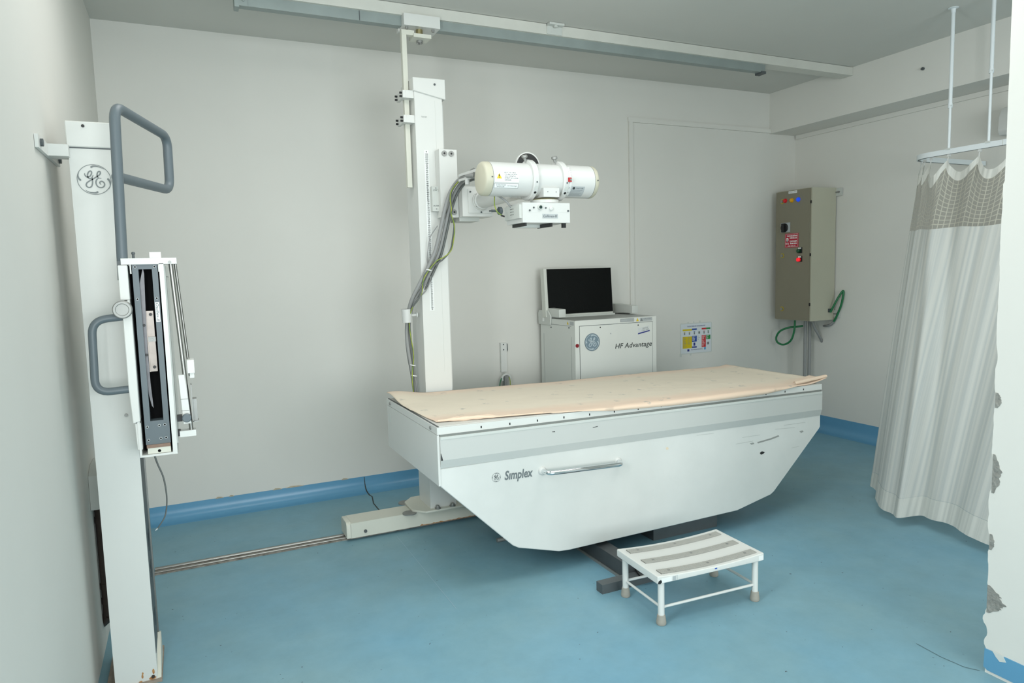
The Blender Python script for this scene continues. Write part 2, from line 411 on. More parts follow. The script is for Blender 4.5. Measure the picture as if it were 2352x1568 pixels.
# floor seams
def strip(pts, w, z=.0012):
    q = B(); P = [V((p[0], p[1], z)) for p in pts]
    for i in range(len(P)-1):
        d = (P[i+1]-P[i]).normalized(); nn = V((-d.y, d.x, 0))*w/2; q.poly([P[i]-nn, P[i+1]-nn, P[i+1]+nn, P[i]+nn])
    return q
s0 = [aZ(*p, 0) for p in ((847, 1141), (858, 1156), (868, 1168), (880, 1180))]
sxp = aY(837, 1110, YB).x; s0 = [V((sxp+.0045, YB-.128, 0)), V((sxp+.012, YB-.16, 0))] + [p_ for p_ in s0 if p_.y < YB-.18]; q = strip(s0, .007, .0016)
pl_ = [(.0055, .095), (.006, .07), (.0085, .05), (.0155, .033), (.0275, .0185), (.0435, .0085), (.066, .0035), (.10, .0016), (.135, .0014)]
for k_ in range(len(pl_)-1):
    (d0, z0_), (d1, z1_) = pl_[k_], pl_[k_+1]; xa, xb = sxp+.0012*k_*.5, sxp+.0012*(k_+1)*.5; w_ = .0022+.0005*min(k_, 4)
    q.poly([(xa-w_, YB-d0, z0_), (xa+w_, YB-d0, z0_), (xb+w_, YB-d1, z1_), (xb-w_, YB-d1, z1_)])
struct(q.build('trim_5', GROUT, sharp=None))
struct(strip([aZ(912, 1232, 0), aZ(960, 1290, 0), aZ(1048, 1398, 0)], .0025).build('trim_6', mat('weld_seam', (150, 178, 190), .6), sharp=None))
struct(strip([aZ(2105, 1478, 0), aZ(2160, 1508, 0), aZ(2215, 1532, 0), aZ(2250, 1540, 0)], .003).build('trim_7', mat('seam_dirt', (84, 108, 114), .8), sharp=None))
# cable trunking on back and right wall
b = B().box(3.196, 3.232, YB-.016, YB+.001, 1.10, 2.588, .002, 1)
b.box(3.19, XR, YB-.016, YB, 2.588, 2.622, .002, 1)
b.box(XR-.016, XR, 1.0, YB-.016, 2.548, 2.582, .002, 1)
struct(b.build('trim_8', WALL))

# ================================================================= CEILING TRACK
t = thing('ceiling_track', 'grey steel ceiling rail with white backing board spanning the ceiling', 'ceiling rail', (2.1, 3.85, ZC))
b = B().box(XL+.002, XB-.002, 3.80, 3.90, 2.858, 2.917, .003, 1); b.build('backing_board', mat('board_paint', (208, 208, 200), .6, var=.06, scale=9), t)
B().box(.33, 3.80, 3.818, 3.868, 2.806, 2.858, .003, 1).build('rail', GALV, t)
b = B().box(.31, .332, 3.808, 3.878, 2.795, 2.858, .003, 1)
for x in (.322,): b.cyl((x, 3.808, 2.84), (x, 3.80, 2.84), .007, 12)
b.build('end_stop', GALV, t)
B().box(.332, .372, 3.81, 3.82, 2.803, 2.856).cyl((.352, 3.812, 2.83), (.352, 3.802, 2.83), .007, 12).build('end_plate', GALV, t)
b = B().box(3.76, 3.80, 3.81, 3.875, 2.794, 2.81, .003, 1); b.build('end_stop', DGREY, t)
b = B().box(.93, .934, 3.8165, 3.818, 2.807, 2.857); b.build('rail_joint', DGREY, t)
b = B().box(2.05, 2.15, 3.76, 3.80, 2.905, 2.918).box(2.05, 2.15, 3.794, 3.80, 2.86, 2.918).cyl((2.10, 3.778, 2.905), (2.10, 3.778, 2.896), .012, 10)
b.build('fixing_bracket', GREYW, t)

# ================================================================= FLOOR RAIL
t = thing('floor_rail', 'worn twin steel rail set in the blue floor behind the table', 'rail', (1.6, 3.825, 0))
B().box(-.235, 3.9, 3.782, 3.872, 0, .004).build('rail_bed', mat('rail_dirt', (158, 155, 148), .6, rgb2=(84, 76, 68), scale=26), t)
for y, r_ in ((3.806, .0055), (3.850, .0095)): B().cyl((-.235, y, .006), (3.9, y, .006), r_, 12).build('rail_bar', STEEL, t)

# ================================================================= TUBE STAND
T = thing('xray_tube_stand', 'tall white x-ray tube column with tube head on a floor rail carriage', 'x-ray stand', (1.27, 3.83, 0))
b = B().box(.735, 1.95, 3.752, 3.90, .016, .100, .006); b.build('floor_carriage', CREAM, T)
b = B().prism([(3.752, .016), (3.90, .016), (3.90, .092), (3.882, .106), (3.765, .106), (3.752, .095)], 'x', .712, .738, .002, 1); pe = b.build('carriage_end_cap', CREAM, T)
b = B().cyl((.815, 3.753, .045), (.815, 3.745, .045), .009, 12); b.build('bolt', DGREY, T)
pts = [(1.13+.41*i/24, .017) for i in range(25)]
pts += [(1.54-.41*i/40, .0185+.011*max(0, noise.noise((i*.45, 2, 0)))+.002*random.random()) for i in range(41)]
B().prism(pts, 'y', 3.7508, 3.752).build('rust_patch', RUSTY, T)
oc = [(1.09, 3.76), (1.15, 3.69), (1.42, 3.69), (1.47, 3.76), (1.47, 3.92), (1.42, 3.99), (1.15, 3.99), (1.09, 3.92)]
B().prism(oc, 'z', .104, .116, .002, 1).build('base_plate', CREAM, T)
for x, y in ((1.07, 3.75), (1.10, 3.94)): B().cyl((x, y, .1), (x, y, .106), .04, 20).build('pivot_washer', DULL, T)
for x in (1.225, 1.315): B().cyl((x, 3.705, .116), (x, 3.705, .122), .017, 16).sphere((x, 3.705, .126), .012, 12).cyl((x, 3.705, .116), (x, 3.705, .128), .0125, 8).build('nut', DULL, T)
CX0, CX1, CY0, CY1 = 1.188, 1.345, 3.725, 3.93
B().box(CX0, CX1, CY0, CY1, .116, 2.46, .009, 3).build('column', WHITE, T)
b = B().box(1.3035, 1.3045, CY0-.0006, CY0, .9, 2.40); b.build('column_seam', GREYW, T)
B().box(1.345, 1.351, 3.765, 3.80, .2, 2.40).build('guide_gap', DGREY, T)
B().box(1.351, 1.359, 3.75, 3.80, .2, 2.385, .001, 1).build('guide_strip', WHITE, T)
b = B().prism([(1.180, 2.442), (1.180, 2.512), (1.364, 2.514), (1.364, 2.405)], 'y', 3.713, 3.945, .003, 1)
cap = b.build('column_cap', WHITE, T)
p = aY(998, 194, 3.712); B().cyl(p, p+V((0,-.003,0)), .006, 12).build('screw', DGREY, cap)
lettering("GE X-RAY STAND\nMODEL  SERIAL", aY(974, 268, 3.7236), (1,0,0), (0,0,1), w=.034, mtl=INKG, parent=T, name='small_print')
# height scale
zt, zb = 2.130, 1.250
b = B().box(1.232, 1.256, CY0-.0012, CY0, zb, zt); sc = b.build('height_scale', STICK, T)
nl = 86; lettering("\n".join("\u00b7%d\u00b7" % (105-i) for i in range(nl)), (1.244, CY0-.0016, (zt+zb)/2-.002), (1,0,0), (0,0,1), w=.021, h=zt-zb-.03, mtl=INK2, parent=sc, name='scale_figures', line=.95, bold=.03)
for z in (zt-.008, zb+.008): B().cyl((1.244, CY0-.001, z), (1.244, CY0-.004, z), .004, 10).build('screw', DULL, sc)
# suspension bar up to the ceiling trolley
def barY(x0, x1, z0, z1, y0=3.785, y1=3.815): return B().box(x0, x1, y0, y1, z0, z1, .002, 1)
b = barY(1.150, 1.176, 1.935, 2.753); b.box(1.1495, 1.221, 3.7845, 3.8155, 2.752, 2.778, .002, 1); b.box(1.215, 1.315, 3.775, 3.86, 2.742, 2.762, .003, 1)
susp = b.build('suspension_bar', CREAM, T)
for z in (2.425, 2.295):
    b = B().box(1.144, 1.196, 3.735, 3.792, z-.020, z+.020, .002, 1).box(1.128, 1.1445, 3.7365, 3.86, z-.0195, z+.0195, .002, 1)
    cl = b.build('bar_clamp', WHITE, T)
    for y in (3.755, 3.845):
        for dz in (-.009, .009): B().cyl((1.129, y, z+dz), (1.115, y, z+dz), .0055, 10).build('bolt', BLACK, cl)
B().cyl((1.265, 3.83, 2.762), (1.265, 3.83, 2.806), .019, 20).build('pivot_bearing', BRASS, T)
b = B().cyl((1.265, 3.83, 2.742), (1.265, 3.83, 2.730), .018, 20)
for k in range(4): b.cyl((1.265+.010*math.cos(k*PI/2), 3.83+.010*math.sin(k*PI/2), 2.731), (1.265+.010*math.cos(k*PI/2), 3.83+.010*math.sin(k*PI/2), 2.724), .004, 6)
b.build('pivot_bolt', DULL, T)
tr = B().box(1.162, 1.368, 3.772, 3.905, 2.799, 2.861, .004).box(1.155, 1.162, 3.86, 3.90, 2.79, 2.83).build('ceiling_trolley', WHITE, T)
for x in (1.185, 1.335): B().cyl((x, 3.80, 2.800), (x, 3.80, 2.786), .008, 8).build('bolt', DULL, tr)
# carriage on the column
b = B().box(1.293, 1.395, 3.655, 3.724, 1.762, 2.128, .008, 3); ca = b.build('column_carriage', WHITE, T)
for x, z in ((1.322, 2.105), (1.362, 2.105), (1.332, 1.79), (1.368, 1.79)):
    B().cyl((x, 3.655, z), (x, 3.649, z), .015, 20).build('bolt', DULL, ca); B().cyl((x, 3.649, z), (x, 3.6485, z), .006, 6).build('bolt_socket', BLACK, ca)
b = B().box(1.257, 1.300, 3.690, 3.724, 1.797, 1.932, .003, 2); sw = b.build('control_plate', GREYW, T)
lettering("( kV )", (1.279, 3.6892, 1.911), (1,0,0), (0,0,1), w=.03, mtl=INK2, parent=sw, name='small_print')
lettering("(ALTER)", (1.279, 3.6892, 1.826), (1,0,0), (0,0,1), w=.034, mtl=INK2, parent=sw, name='small_print')
for z in (1.923, 1.810): B().cyl((1.279, 3.690, z), (1.279, 3.688, z), .0035, 10).build('screw', DULL, sw)
b = B().box(1.398, 1.575, 3.60, 3.74, 1.763, 1.925, .008, 3); ab = b.build('arm_gearbox', WHITE, T)
B().box(1.43, 1.568, 3.594, 3.602, 1.782, 1.912, .003, 1).build('gearbox_plate', WHITE, ab)
for x, z in ((1.443, 1.896), (1.557, 1.794), (1.505, 1.786)): B().cyl((x, 3.594, z), (x, 3.591, z), .005, 10).build('screw', DGREY, ab)
B().box(1.40, 1.52, 3.66, 3.80, 1.742, 1.764).build('gearbox_underside', GREYW, ab)
AXC = V((1.505, 0, 1.848))
b = B().lathe((AXC.x, 3.596, AXC.z), (0,-1,0), [(0, .052), (.012, .052), (.016, .048), (.03, .048), (.034, .042), (.52, .042)], 32); arm = b.build('support_arm', WHITE, T)
for k in range(4):
    a = PI/4+k*PI/2; B().cyl((AXC.x+.046*math.cos(a), 3.58, AXC.z+.046*math.sin(a)), (AXC.x+.046*math.cos(a), 3.5755, AXC.z+.046*math.sin(a)), .004, 8).build('screw', DGREY, arm)
kp = aY(1146, 484, 3.55)
B().cyl((1.55, 3.555, kp.z), (kp.x, 3.555, kp.z), .007, 10).lathe((kp.x-.006, 3.555, kp.z), (1,0,0), [(0, .012), (.006, .022), (.022, .022), (.026, .016)], 20).build('lock_knob', GREYB, T)
# tube head
HY = 3.02
H0 = aY(1100, 407, HY); H1 = aY(1360, 417, HY); HZ = 1.885
R = .0785
hx0, hx1 = 1.262, 1.866
hd = B().lathe((hx0+.036, HY, HZ), (1,0,0), [(0, R), (hx1-hx0-.06, R)], 48).build('tube_housing', WHITE_P, T)
capl = B().lathe((hx0, HY, HZ), (1,0,0), [(0, .001), (0, R*.80), (.004, R*.92), (.012, R*.995), (.036, R*1.005)], 48).build('end_cap', BEIGE, hd)
capr = B().lathe((hx1, HY, HZ), (-1,0,0), [(0, .001), (0, R*.85), (.004, R*.95), (.010, R*.995), (.026, R*1.005)], 48).build('end_cap', BEIGE, hd)
for x in (hx0+.037, hx1-.027): B().lathe((x-.0008, HY, HZ), (1,0,0), [(0, R*1.002), (.0016, R*1.002)], 48).build('cap_joint', DGREY, hd)
for x, s in ((hx0+.029, 1), (hx1-.014, -1)): B().cyl((x, HY-R+.001, HZ), (x, HY-R-.003, HZ), .0035, 10).build('screw', DGREY, hd)
ring_x = (1.512, 1.672)
for x in ring_x:
    rg = B().lathe((x-.014, HY, HZ), (1,0,0), [(0, R), (0, R+.012), (.004, R+.016), (.024, R+.016), (.028, R+.012), (.028, R)], 48, False, False).build('clamp_ring', WHITE_P, hd)
    for a, rr, mm in ((-.2, .004, DGREY), (-.75, .0065, BLACK)):
        d = V((0, -math.cos(a), math.sin(a))); c0 = V((x, HY, HZ))+d*(R+.014); B().cyl(c0, c0+d*.0028, rr, 10).build('screw', mm, rg)
    d = V((0, -math.cos(-.48), math.sin(-.48))); c0 = V((x, HY, HZ))+d*(R+.0135)
    B().cyl(c0, c0+d*.003, .0095, 14).build('clamp_boss', GREYW, rg)
    kx = x-.018
    B().cyl((kx, HY-.01, HZ+R+.008), (kx-.004, HY-.012, HZ+R+.024), .006, 12, .008).lathe((kx-.004, HY-.012, HZ+R+.022), (-.15,-.1,1), [(0, .010), (.004, .0145), (.012, .0145), (.016, .011)], 20).build('clamp_knob', DULL, rg)
# angle dial behind the housing
dc = aY(1213, 381, 3.16)
dl = B().cyl((dc.x, 3.162, dc.z), (dc.x, 3.175, dc.z), .068, 36).build('angle_dial_plate', WHITE_P, T)
B().lathe((dc.x, 3.158, dc.z), (0,1,0), [(0, .033), (0, .058), (.004, .062), (.006, .062)], 36, False, False).build('angle_dial', BLACK, dl)
B().cyl((dc.x, 3.159, dc.z), (dc.x, 3.165, dc.z), .034, 30).build('dial_face', INKG, dl)
B().box(dc.x-.03, dc.x+.03, HY+R-.01, 3.165, HZ-.03, HZ+.06, .004).box(AXC.x-.05, AXC.x+.1, HY+R-.012, 3.16, 1.81, 1.87, .006).build('yoke', WHITE_P, T)
# labels wrapped on the housing
def wrapfn(xc, ang, rr):
    return lambda u, v: V((xc+u, HY-rr*math.cos(ang+v/rr), HZ+rr*math.sin(ang+v/rr)))
def wrapplate(xc, ang, w, h, mtl, name, rr=R+.0004, nx=2, nv=10):
    fn = wrapfn(xc, ang, rr); return B().grid(lambda a, c: fn((a-.5)*w, (c-.5)*h), nx, nv).build(name, mtl, hd, 60)
xl = hx0+.040
lb = wrapplate(xl+.063, .06, .122, .054, STICK, 'warning_label')
fn = wrapfn(xl+.085, .06, R+.0009)
lettering("MOVE THE TUBE &\nCOLLIMATOR SETUP\nAWAY FROM THE\nPATIENT PATH AFTER\nEXPOSURE", (0,0,0), (1,0,0), (0,0,1), w=.068, h=.041, mtl=INK, bold=.01, parent=lb, name='warning_text', fn=fn, align='LEFT', line=1.0)
fn = wrapfn(xl+.024, .06, R+.0022)
def flatmesh(polys, mtl, parent, name):
    q = B()
    for pl in polys: q.poly(pl)
    return q.build(name, mtl, parent, None)
flatmesh([[fn(-.013, -.012), fn(.013, -.012), fn(0, .013)]], YEL, lb, 'warning_triangle')
fn2 = wrapfn(xl+.024, .06, R+.0027); flatmesh([[fn2(-.0015, -.002), fn2(.0015, -.002), fn2(.003, .006), fn2(-.003, .006)], [fn2(-.0015, -.008), fn2(.0015, -.008), fn2(.0015, -.005), fn2(-.0015, -.005)]], INK2, lb, 'exclamation_mark')
lb2 = wrapplate(xl+.062, -.50, .122, .024, INKG, 'name_label'); wr = wrapfn(xl+.062, -.50, R+.0008)
B().grid(lambda a, c: wr((a-.5)*.119, (c-.5)*.021), 2, 8).build('label_face', STICK, lb2, 60)
wr2 = wrapfn(xl+.092, -.50, R+.0012); lettering("HF Advantage", (0,0,0), (1,0,0), (0,0,1), w=.048, mtl=INKG, parent=lb2, name='lettering', fn=wr2, shear=.2)
wr3 = wrapfn(xl+.034, -.50, R+.0012); lettering("GE HEALTHCARE\nBANGALORE", (0,0,0), (1,0,0), (0,0,1), w=.05, h=.014, mtl=INKG, parent=lb2, name='lettering', fn=wr3)
xs_ = ring_x[1]+.014
B().grid(lambda a, c: wrapfn(xs_+.012, -.3, R+.0006)((a-.5)*.02, (c-.5)*.19), 1, 24).build('degree_scale', STICK, hd, 60)
q = B()
for k in range(28):
    v = -.085+k*.0063; f_ = wrapfn(xs_+.017, -.3, R+.001); q.poly([f_(0, v), f_(.0045, v), f_(.0045, v+.0011), f_(0, v+.0011)])
q.build('scale_ticks', INK2, hd, None)
for ang, s in ((.08, '15'), (-.18, '0'), (-.5, '15'), (-.82, '30'), (-1.1, '45')):
    lettering(s, (0,0,0), (1,0,0), (0,0,1), h=.007, mtl=INK2, parent=hd, name='scale_figures', fn=wrapfn(xs_+.009, ang, R+.001))
B().box(ring_x[1]+.004, ring_x[1]+.022, HY-R-.021, HY-R-.012, HZ-.014, HZ+.006, .001, 1).build('red_marker', mat('red_marker', (176, 40, 44), .4), hd)
B().cyl((ring_x[1]+.016, HY-R-.021, HZ-.004), (ring_x[1]+.016, HY-R-.024, HZ-.004), .005, 10).build('screw', DULL, hd)
npl = wrapplate(1.742, -.80, .082, .062, STICKG, 'rating_plate')
B().cyl(wrapfn(1.722, -.52, R+.0005)(0, 0), wrapfn(1.722, -.52, R+.0012)(0, 0), .0065, 16).build('rating_dot', INK2, npl)
lettering("X-RAY TUBE", (0,0,0), (1,0,0), (0,0,1), w=.04, mtl=INK, parent=npl, name='lettering', fn=wrapfn(1.754, -.52, R+.0010))
q = B()
for r_ in range(5):
    f_ = wrapfn(1.742, -.66-r_*.1, R+.001); q.poly([f_(-.034, 0), f_(.03-.008*(r_ % 2), 0), f_(.03-.008*(r_ % 2), .0012), f_(-.034, .0012)])
q.build('small_print', INKG, npl, None)
# neck and collimator
ncx = 1.592
B().box(ncx-.042, ncx+.042, HY-R-.004, HY+.05, HZ-R-.006, HZ-R*.55, .004).build('tube_port', WHITE_P, T)
for x in (ncx-.02, ncx+.025): B().cyl((x, HY-R-.004, HZ-R*.78), (x, HY-R-.006, HZ-R*.78), .002, 8).build('screw', DGREY, T)
B().lathe((ncx, HY-.01, HZ-R-.033), (0,0,1), [(0, .064), (.002, .068), (.016, .068), (.018, .064)], 36).build('port_flange', WHITE_P, T)
B().lathe((ncx, HY-.01, HZ-R-.016), (0,0,1), [(0, .06), (.003, .06)], 36).build('port_gasket', mat('yellowed_gasket', (190, 182, 112), .6), T)
kx0, kx1, ky0, ky1, kz0, kz1 = 1.432, 1.682, 2.925, 3.105, 1.679, 1.771
col = B().box(kx0, kx1, ky0, ky1, kz0, kz1, .009, 3).build('collimator', WHITE_P, T)
B().box(kx0+.006, kx1-.006, ky0-.0004, ky0+.001, 1.7275, 1.7285).build('collimator_seam', GREYW, col)
B().box(kx0-.012, kx0+.004, ky0+.01, ky1-.004, 1.700, 1.763, .004).build('side_cover', GREYW, col)
q = B()
for i in range(3):
    for j in range(3):
        y, z = ky0+.075+i*.014, 1.720+j*.013; q.box(kx0-.0128, kx0-.0118, y, y+.006, z, z+.003)
q.build('vent_slot', BLACK, col)
for x, z, r_ in ((1.468, 1.735, .0045), (1.489, 1.748, .004), (1.552, 1.747, .004), (1.672, 1.735, .0045)): B().cyl((x, ky0, z), (x, ky0-.004, z), r_, 12).build('screw', DGREY, col)
B().lathe((1.522, ky0, 1.750), (0,-1,0), [(0, .013), (.003, .0135), (.008, .0115), (.008, .0075)], 24, True, False).build('dial_collar', GREYW, col)
B().cyl((1.522, ky0-.001, 1.750), (1.522, ky0-.011, 1.750), .0075, 20).build('lamp_button', mat('dark_green_glass', (30, 52, 48), .2), col)
B().lathe((1.580, ky0, 1.744), (0,-1,0), [(0, .010), (.006, .010), (.009, .006)], 20).build('collimator_knob', WHITE_P, col)
pl = B().box(1.534, 1.616, ky0-.0012, ky0, 1.699, 1.720, .0005, 1).build('name_plate', STICKG, col)
lettering("Collimex-III", (1.575, ky0-.0016, 1.7095), (1,0,0), (0,0,1), w=.074, mtl=INK, parent=pl, shear=.22, bold=.01)
for x0, x1, y0, y1, z0 in ((1.446, 1.452, 2.935, 3.07, 1.664), (1.585, 1.591, 2.94, 3.08, 1.662)):
    B().prism([(y0, z0), (y1, z0), (y1, kz0+.002), (y0, kz0+.002)], 'x', x0, x1+.004).build('filter_rail', BLACK, col)
B().box(1.45, 1.59, 3.05, 3.085, 1.664, 1.680).build('filter_tray', GREYW, col)
B().box(1.655, 1.674, 2.95, 2.962, 1.657, 1.68).build('rail_end', BLACK, col)
# cables down the column
def cable(pxs, r, m_, parent, name='cable', n=10):
    pts = [aY(x, y, Y) for x, y, Y in pxs]; return B().tube(catmull(pts, 6), r, n).build(name, m_, parent, 60)
main = [(1092, 402, 3.25), (1070, 405, 3.46), (1051, 416, 3.56), (1034, 442, 3.60), (1022, 480, 3.62), (1012, 525, 3.64), (1000, 575, 3.67), (984, 612, 3.69), (962, 655, 3.71), (945, 690, 3.74), (938, 720, 3.78), (934, 760, 3.80), (938, 805, 3.80), (946, 850, 3.80), (953, 900, 3.80), (957, 950, 3.80)]
cable(main, .0105, CABLE, T)
cable([(x+9 if 2 <= i <= 8 else x+5, y+3, Y+.012) for i, (x, y, Y) in enumerate(main)], .009, CABLE, T)
cable([(x-1 if i > 8 else x+14, y+8, Y+.02) for i, (x, y, Y) in enumerate(main)], .007, CABLED, T)
cable([(1056, 412, 3.54), (1040, 432, 3.58), (1036, 450, 3.585), (1038, 475, 3.59), (1036, 495, 3.59), (1043, 515, 3.60), (1040, 545, 3.62), (1034, 575, 3.65), (1018, 595, 3.66), (1000, 608, 3.67), (975, 630, 3.69), (972, 655, 3.69), (962, 685, 3.71), (945, 710, 3.75), (941, 740, 3.78), (944, 780, 3.785), (948, 830, 3.79), (951, 880, 3.79), (953, 930, 3.79)], .0045, CABLED, T)
cable([(1055, 414, 3.53), (1038, 436, 3.57), (1034, 455, 3.575), (1037, 480, 3.58), (1036, 490, 3.58), (1044, 520, 3.59), (1042, 550, 3.61), (1036, 575, 3.64), (1020, 590, 3.65), (1002, 600, 3.66), (982, 625, 3.68), (972, 645, 3.68), (968, 675, 3.70), (948, 705, 3.74), (940, 735, 3.77), (943, 770, 3.775), (950, 815, 3.78), (947, 860, 3.78), (949, 895, 3.78), (955, 935, 3.78)], .0028, EARTH, T, 'earth_wire', 8)
cable([(1005, 518, 3.66), (988, 545, 3.69), (983, 575, 3.70), (982, 600, 3.71), (988, 640, 3.71), (978, 668, 3.71), (955, 690, 3.73), (942, 715, 3.77)], .003, CABLE, T, 'thin_cable', 8)
for x, y, Y in ((985, 620, 3.68), (948, 838, 3.79), (951, 862, 3.79)):
    p = aY(x, y, Y); B().lathe(p+V((0,0,-.003)), (.25,0,1), [(0, .015), (0, .017), (.005, .017), (.005, .015)], 18, False, False).build('cable_tie', STICK, T)
p = aY(936, 724, 3.78)
b = B().lathe(p+V((-.004,0,-.04)), (0,0,1), [(0, .020), (0, .026), (.075, .030), (.075, .024)], 22, False, False); b.cyl(p+V((.02,0,0)), p+V((.055,0,.0)), .008, 12).cyl(p+V((.05,0,0)), p+V((.056,0,0)), .016, 14)
b.build('cable_clip', WHITE_P, T)
p0, p1 = aY(1056, 408, 3.50), aY(1090, 399, 3.36)
d = (p1-p0).normalized(); up = V((0,0,1))
b = B()
for s, k in ((1, .010), (-1, .018)):
    o_ = up*(s*.013); b.hull8([p0+o_+V((0,-.02,-.006)), p1+o_+V((0,-.02,-.006)), p1+o_+V((0,.02,-.006)), p0+o_+V((0,.02,-.006)), p0+o_+V((0,-.02,.006)), p1+o_+V((0,-.02,.006+k*.4)), p1+o_+V((0,.02,.006+k*.4)), p0+o_+V((0,.02,.006))], .003)
m_ = (p0+p1)/2; b.cyl(m_+up*-.018, m_+up*-.045, .012, 14)
b.build('cable_clamp', WHITE_P, T)
p = aY(1083, 395, 3.4); B().cyl(p, p+V((.02,.01,.012)), .013, 14).build('clamp_wing', DULL, T)
b = B()
for k in range(7):
    a = aY(1086+k*2, 401, 3.25-k*.01); b.lathe(a, (1,-.3,0), [(0, .012), (.002, .0145), (.004, .012)], 14)
b.build('cable_bush', DULL, T)
cable([(1128, 446, 3.10), (1145, 450, 3.06), (1162, 462, 3.03), (1174, 476, 3.03)], .0048, CABLE, T, 'collimator_cable')
cable([(1136, 449, 3.05), (1136, 470, 3.03), (1142, 486, 3.02), (1152, 494, 3.03)], .0025, EARTH, T, 'earth_wire', 8)
p = aY(1156, 496, 3.03); B().cyl(p+V((-.012,0,.003)), p+V((.006,0,-.002)), .004, 10).build('wire_lug', BLACK, T)

# ================================================================= X-RAY TABLE
ty0, ty1 = 2.85, 3.68
sh = lambda p: V((p.x, p.y, p.z-.010*(p.x-.955)))
t = thing('xray_table', 'long white x-ray table with grey side skirt and chrome grab handle', 'x-ray table', (2.1, 3.27, 0))
pts = [(.955, .60), (.957, .522), (1.300, .186), (1.33, .168), (1.545, .108), (1.60, .104), (2.66, .118), (2.70, .126), (2.905, .168), (2.93, .182), (3.275, .50), (3.284, .512), (3.284, .60)]
TABW = mat('scuffed_white_enamel', (217, 218, 214), .4, rgb2=(203, 205, 201), scale=1.7, detail=6, spec=.4)
b = B().prism(pts, 'y', ty0, ty1, .003, 1); b.build('body', TABW, t)
b = B().box(.961, 3.284, ty0+.006, ty1, .60, .742); b.warp(sh); b.build('upper_body', WHITE, t)
b = B().prism([(ty0+.002, .745), (ty0-.014, .745), (ty0-.014, .640), (ty0-.002, .602), (ty0+.002, .602)], 'x', .9605, 3.280); b.warp(sh); b.build('side_skirt', BAND, t, 6)
b = B().box(.9495, .960, ty0-.004, ty1, .524, .752, .001, 1); ep = b.build('end_panel', WHITE, t)
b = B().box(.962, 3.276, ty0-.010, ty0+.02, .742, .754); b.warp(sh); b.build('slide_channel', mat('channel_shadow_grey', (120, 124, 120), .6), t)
b = B().box(.962, 3.278, ty0-.016, ty0-.008, .733, .745, .001, 1); b.warp(sh); b.build('channel_lip', GREYW, t)
b = B().box(.950, 3.285, ty0-.006, ty1+.006, .754, .786, .003); b.warp(sh); tt = b.build('tabletop_frame', WHITE, t)
b = B().box(.962, 3.275, ty0+.012, ty1-.006, .784, .7875); b.warp(sh); b.build('tabletop', mat('table_laminate', (205, 206, 202), .4), t)
b = B().box(.956, .963, ty0+.002, ty1-.002, .7855, .7885); b.warp(sh); b.build('edge_strip', DGREY, t)
for x in [1.155+.1415*i for i in range(15)]:
    b = B().box(x, x+.006, ty0-.0068, ty0-.005, .762, .772); b.warp(sh); b.build('frame_slot', BLACK, tt)
for y in (2.93, 3.61): B().cyl((.951, y, .770), (.945, y, .770), .008, 12).build('bolt', DULL, tt)
B().box(.949, .9497, 3.61, 3.65, .67, .715).build('paint_chip', mat('pale_chip', (214, 218, 214), .6), ep)
b = B().prism([(.961, .672), (.9625, .672), (.970, .640), (.961, .640)], 'y', ty0-.0148, ty0-.0142); b.build('skirt_gap', BLACK, t)
# chrome handle
hz0, hz1 = .518, .504
hp = [(1.462, ty0, hz0), (1.470, ty0-.055, hz0), (1.876, ty0-.055, hz1), (1.886, ty0, hz1)]
ha = B().tube(fillet(hp, .04), .0115, 16).build('handle', CHROME, t, 60)
for x, z in ((1.462, hz0), (1.886, hz1)): B().lathe((x, ty0+.001, z), (0,-1,0), [(0, .021), (.006, .02), (.012, .0145)], 24).build('handle_base', WHITE_P, ha)
p = aY(1192, 1091, ty0-.0012)
lettering("S\u0131mplex", p, V((1,0,-.03)), (0,0,1), w=.146, h=.056, mtl=mat('mid_grey_ink', (104, 112, 114), .5), parent=t, name='lettering', shear=.2, bold=.026, spacing=1.02)
p = aY(1140, 1096, ty0-.0012); emblem(p, (1,0,0), (0,0,1), .0215, INK, t)
# wear on the front panel
def scuff(pxs, name, m_, parent, Y=ty0-.0006):
    flatmesh([[aY(x, y, Y) for x, y in pl] for pl in pxs], m_, parent, name)
scuff([[(1745, 1040), (1750, 1036), (1757, 1038), (1753, 1042), (1748, 1044)]], 'paint_chip', BLACK, t)
scuff([[(1739, 1015), (1770, 1006), (1788, 999), (1790, 1002), (1772, 1009), (1741, 1018)], [(1722, 1018), (1730, 1016), (1733, 1019), (1726, 1021)], [(1836, 990), (1843, 988), (1846, 991), (1840, 994)]], 'scuff_mark', SCUFF, t)
scuff([[(1690, 1019), (1730, 1012), (1730, 1013), (1690, 1020)], [(1705, 1004), (1745, 998), (1745, 999), (1705, 1005)], [(1800, 976), (1850, 969), (1850, 970), (1800, 977)], [(1780, 985), (1826, 981), (1826, 982), (1780, 986)], [(1818, 1028), (1836, 1024), (1836, 1025), (1818, 1029)], [(1600, 999), (1640, 994), (1640, 995), (1600, 1000)]], 'scratch', mat('faint_scratch', (188, 191, 187), .8), t)
scuff([[(1529, 1028), (1534, 1026), (1536, 1031), (1531, 1033)]], 'stain', mat('tan_stain', (222, 205, 178), .7), t)
scuff([[(1268, 991), (1275, 990), (1275, 992), (1268, 992)], [(1361, 981), (1374, 978), (1372, 980), (1362, 982)]], 'paint_chip', BLACK, t, ty0-.0146)
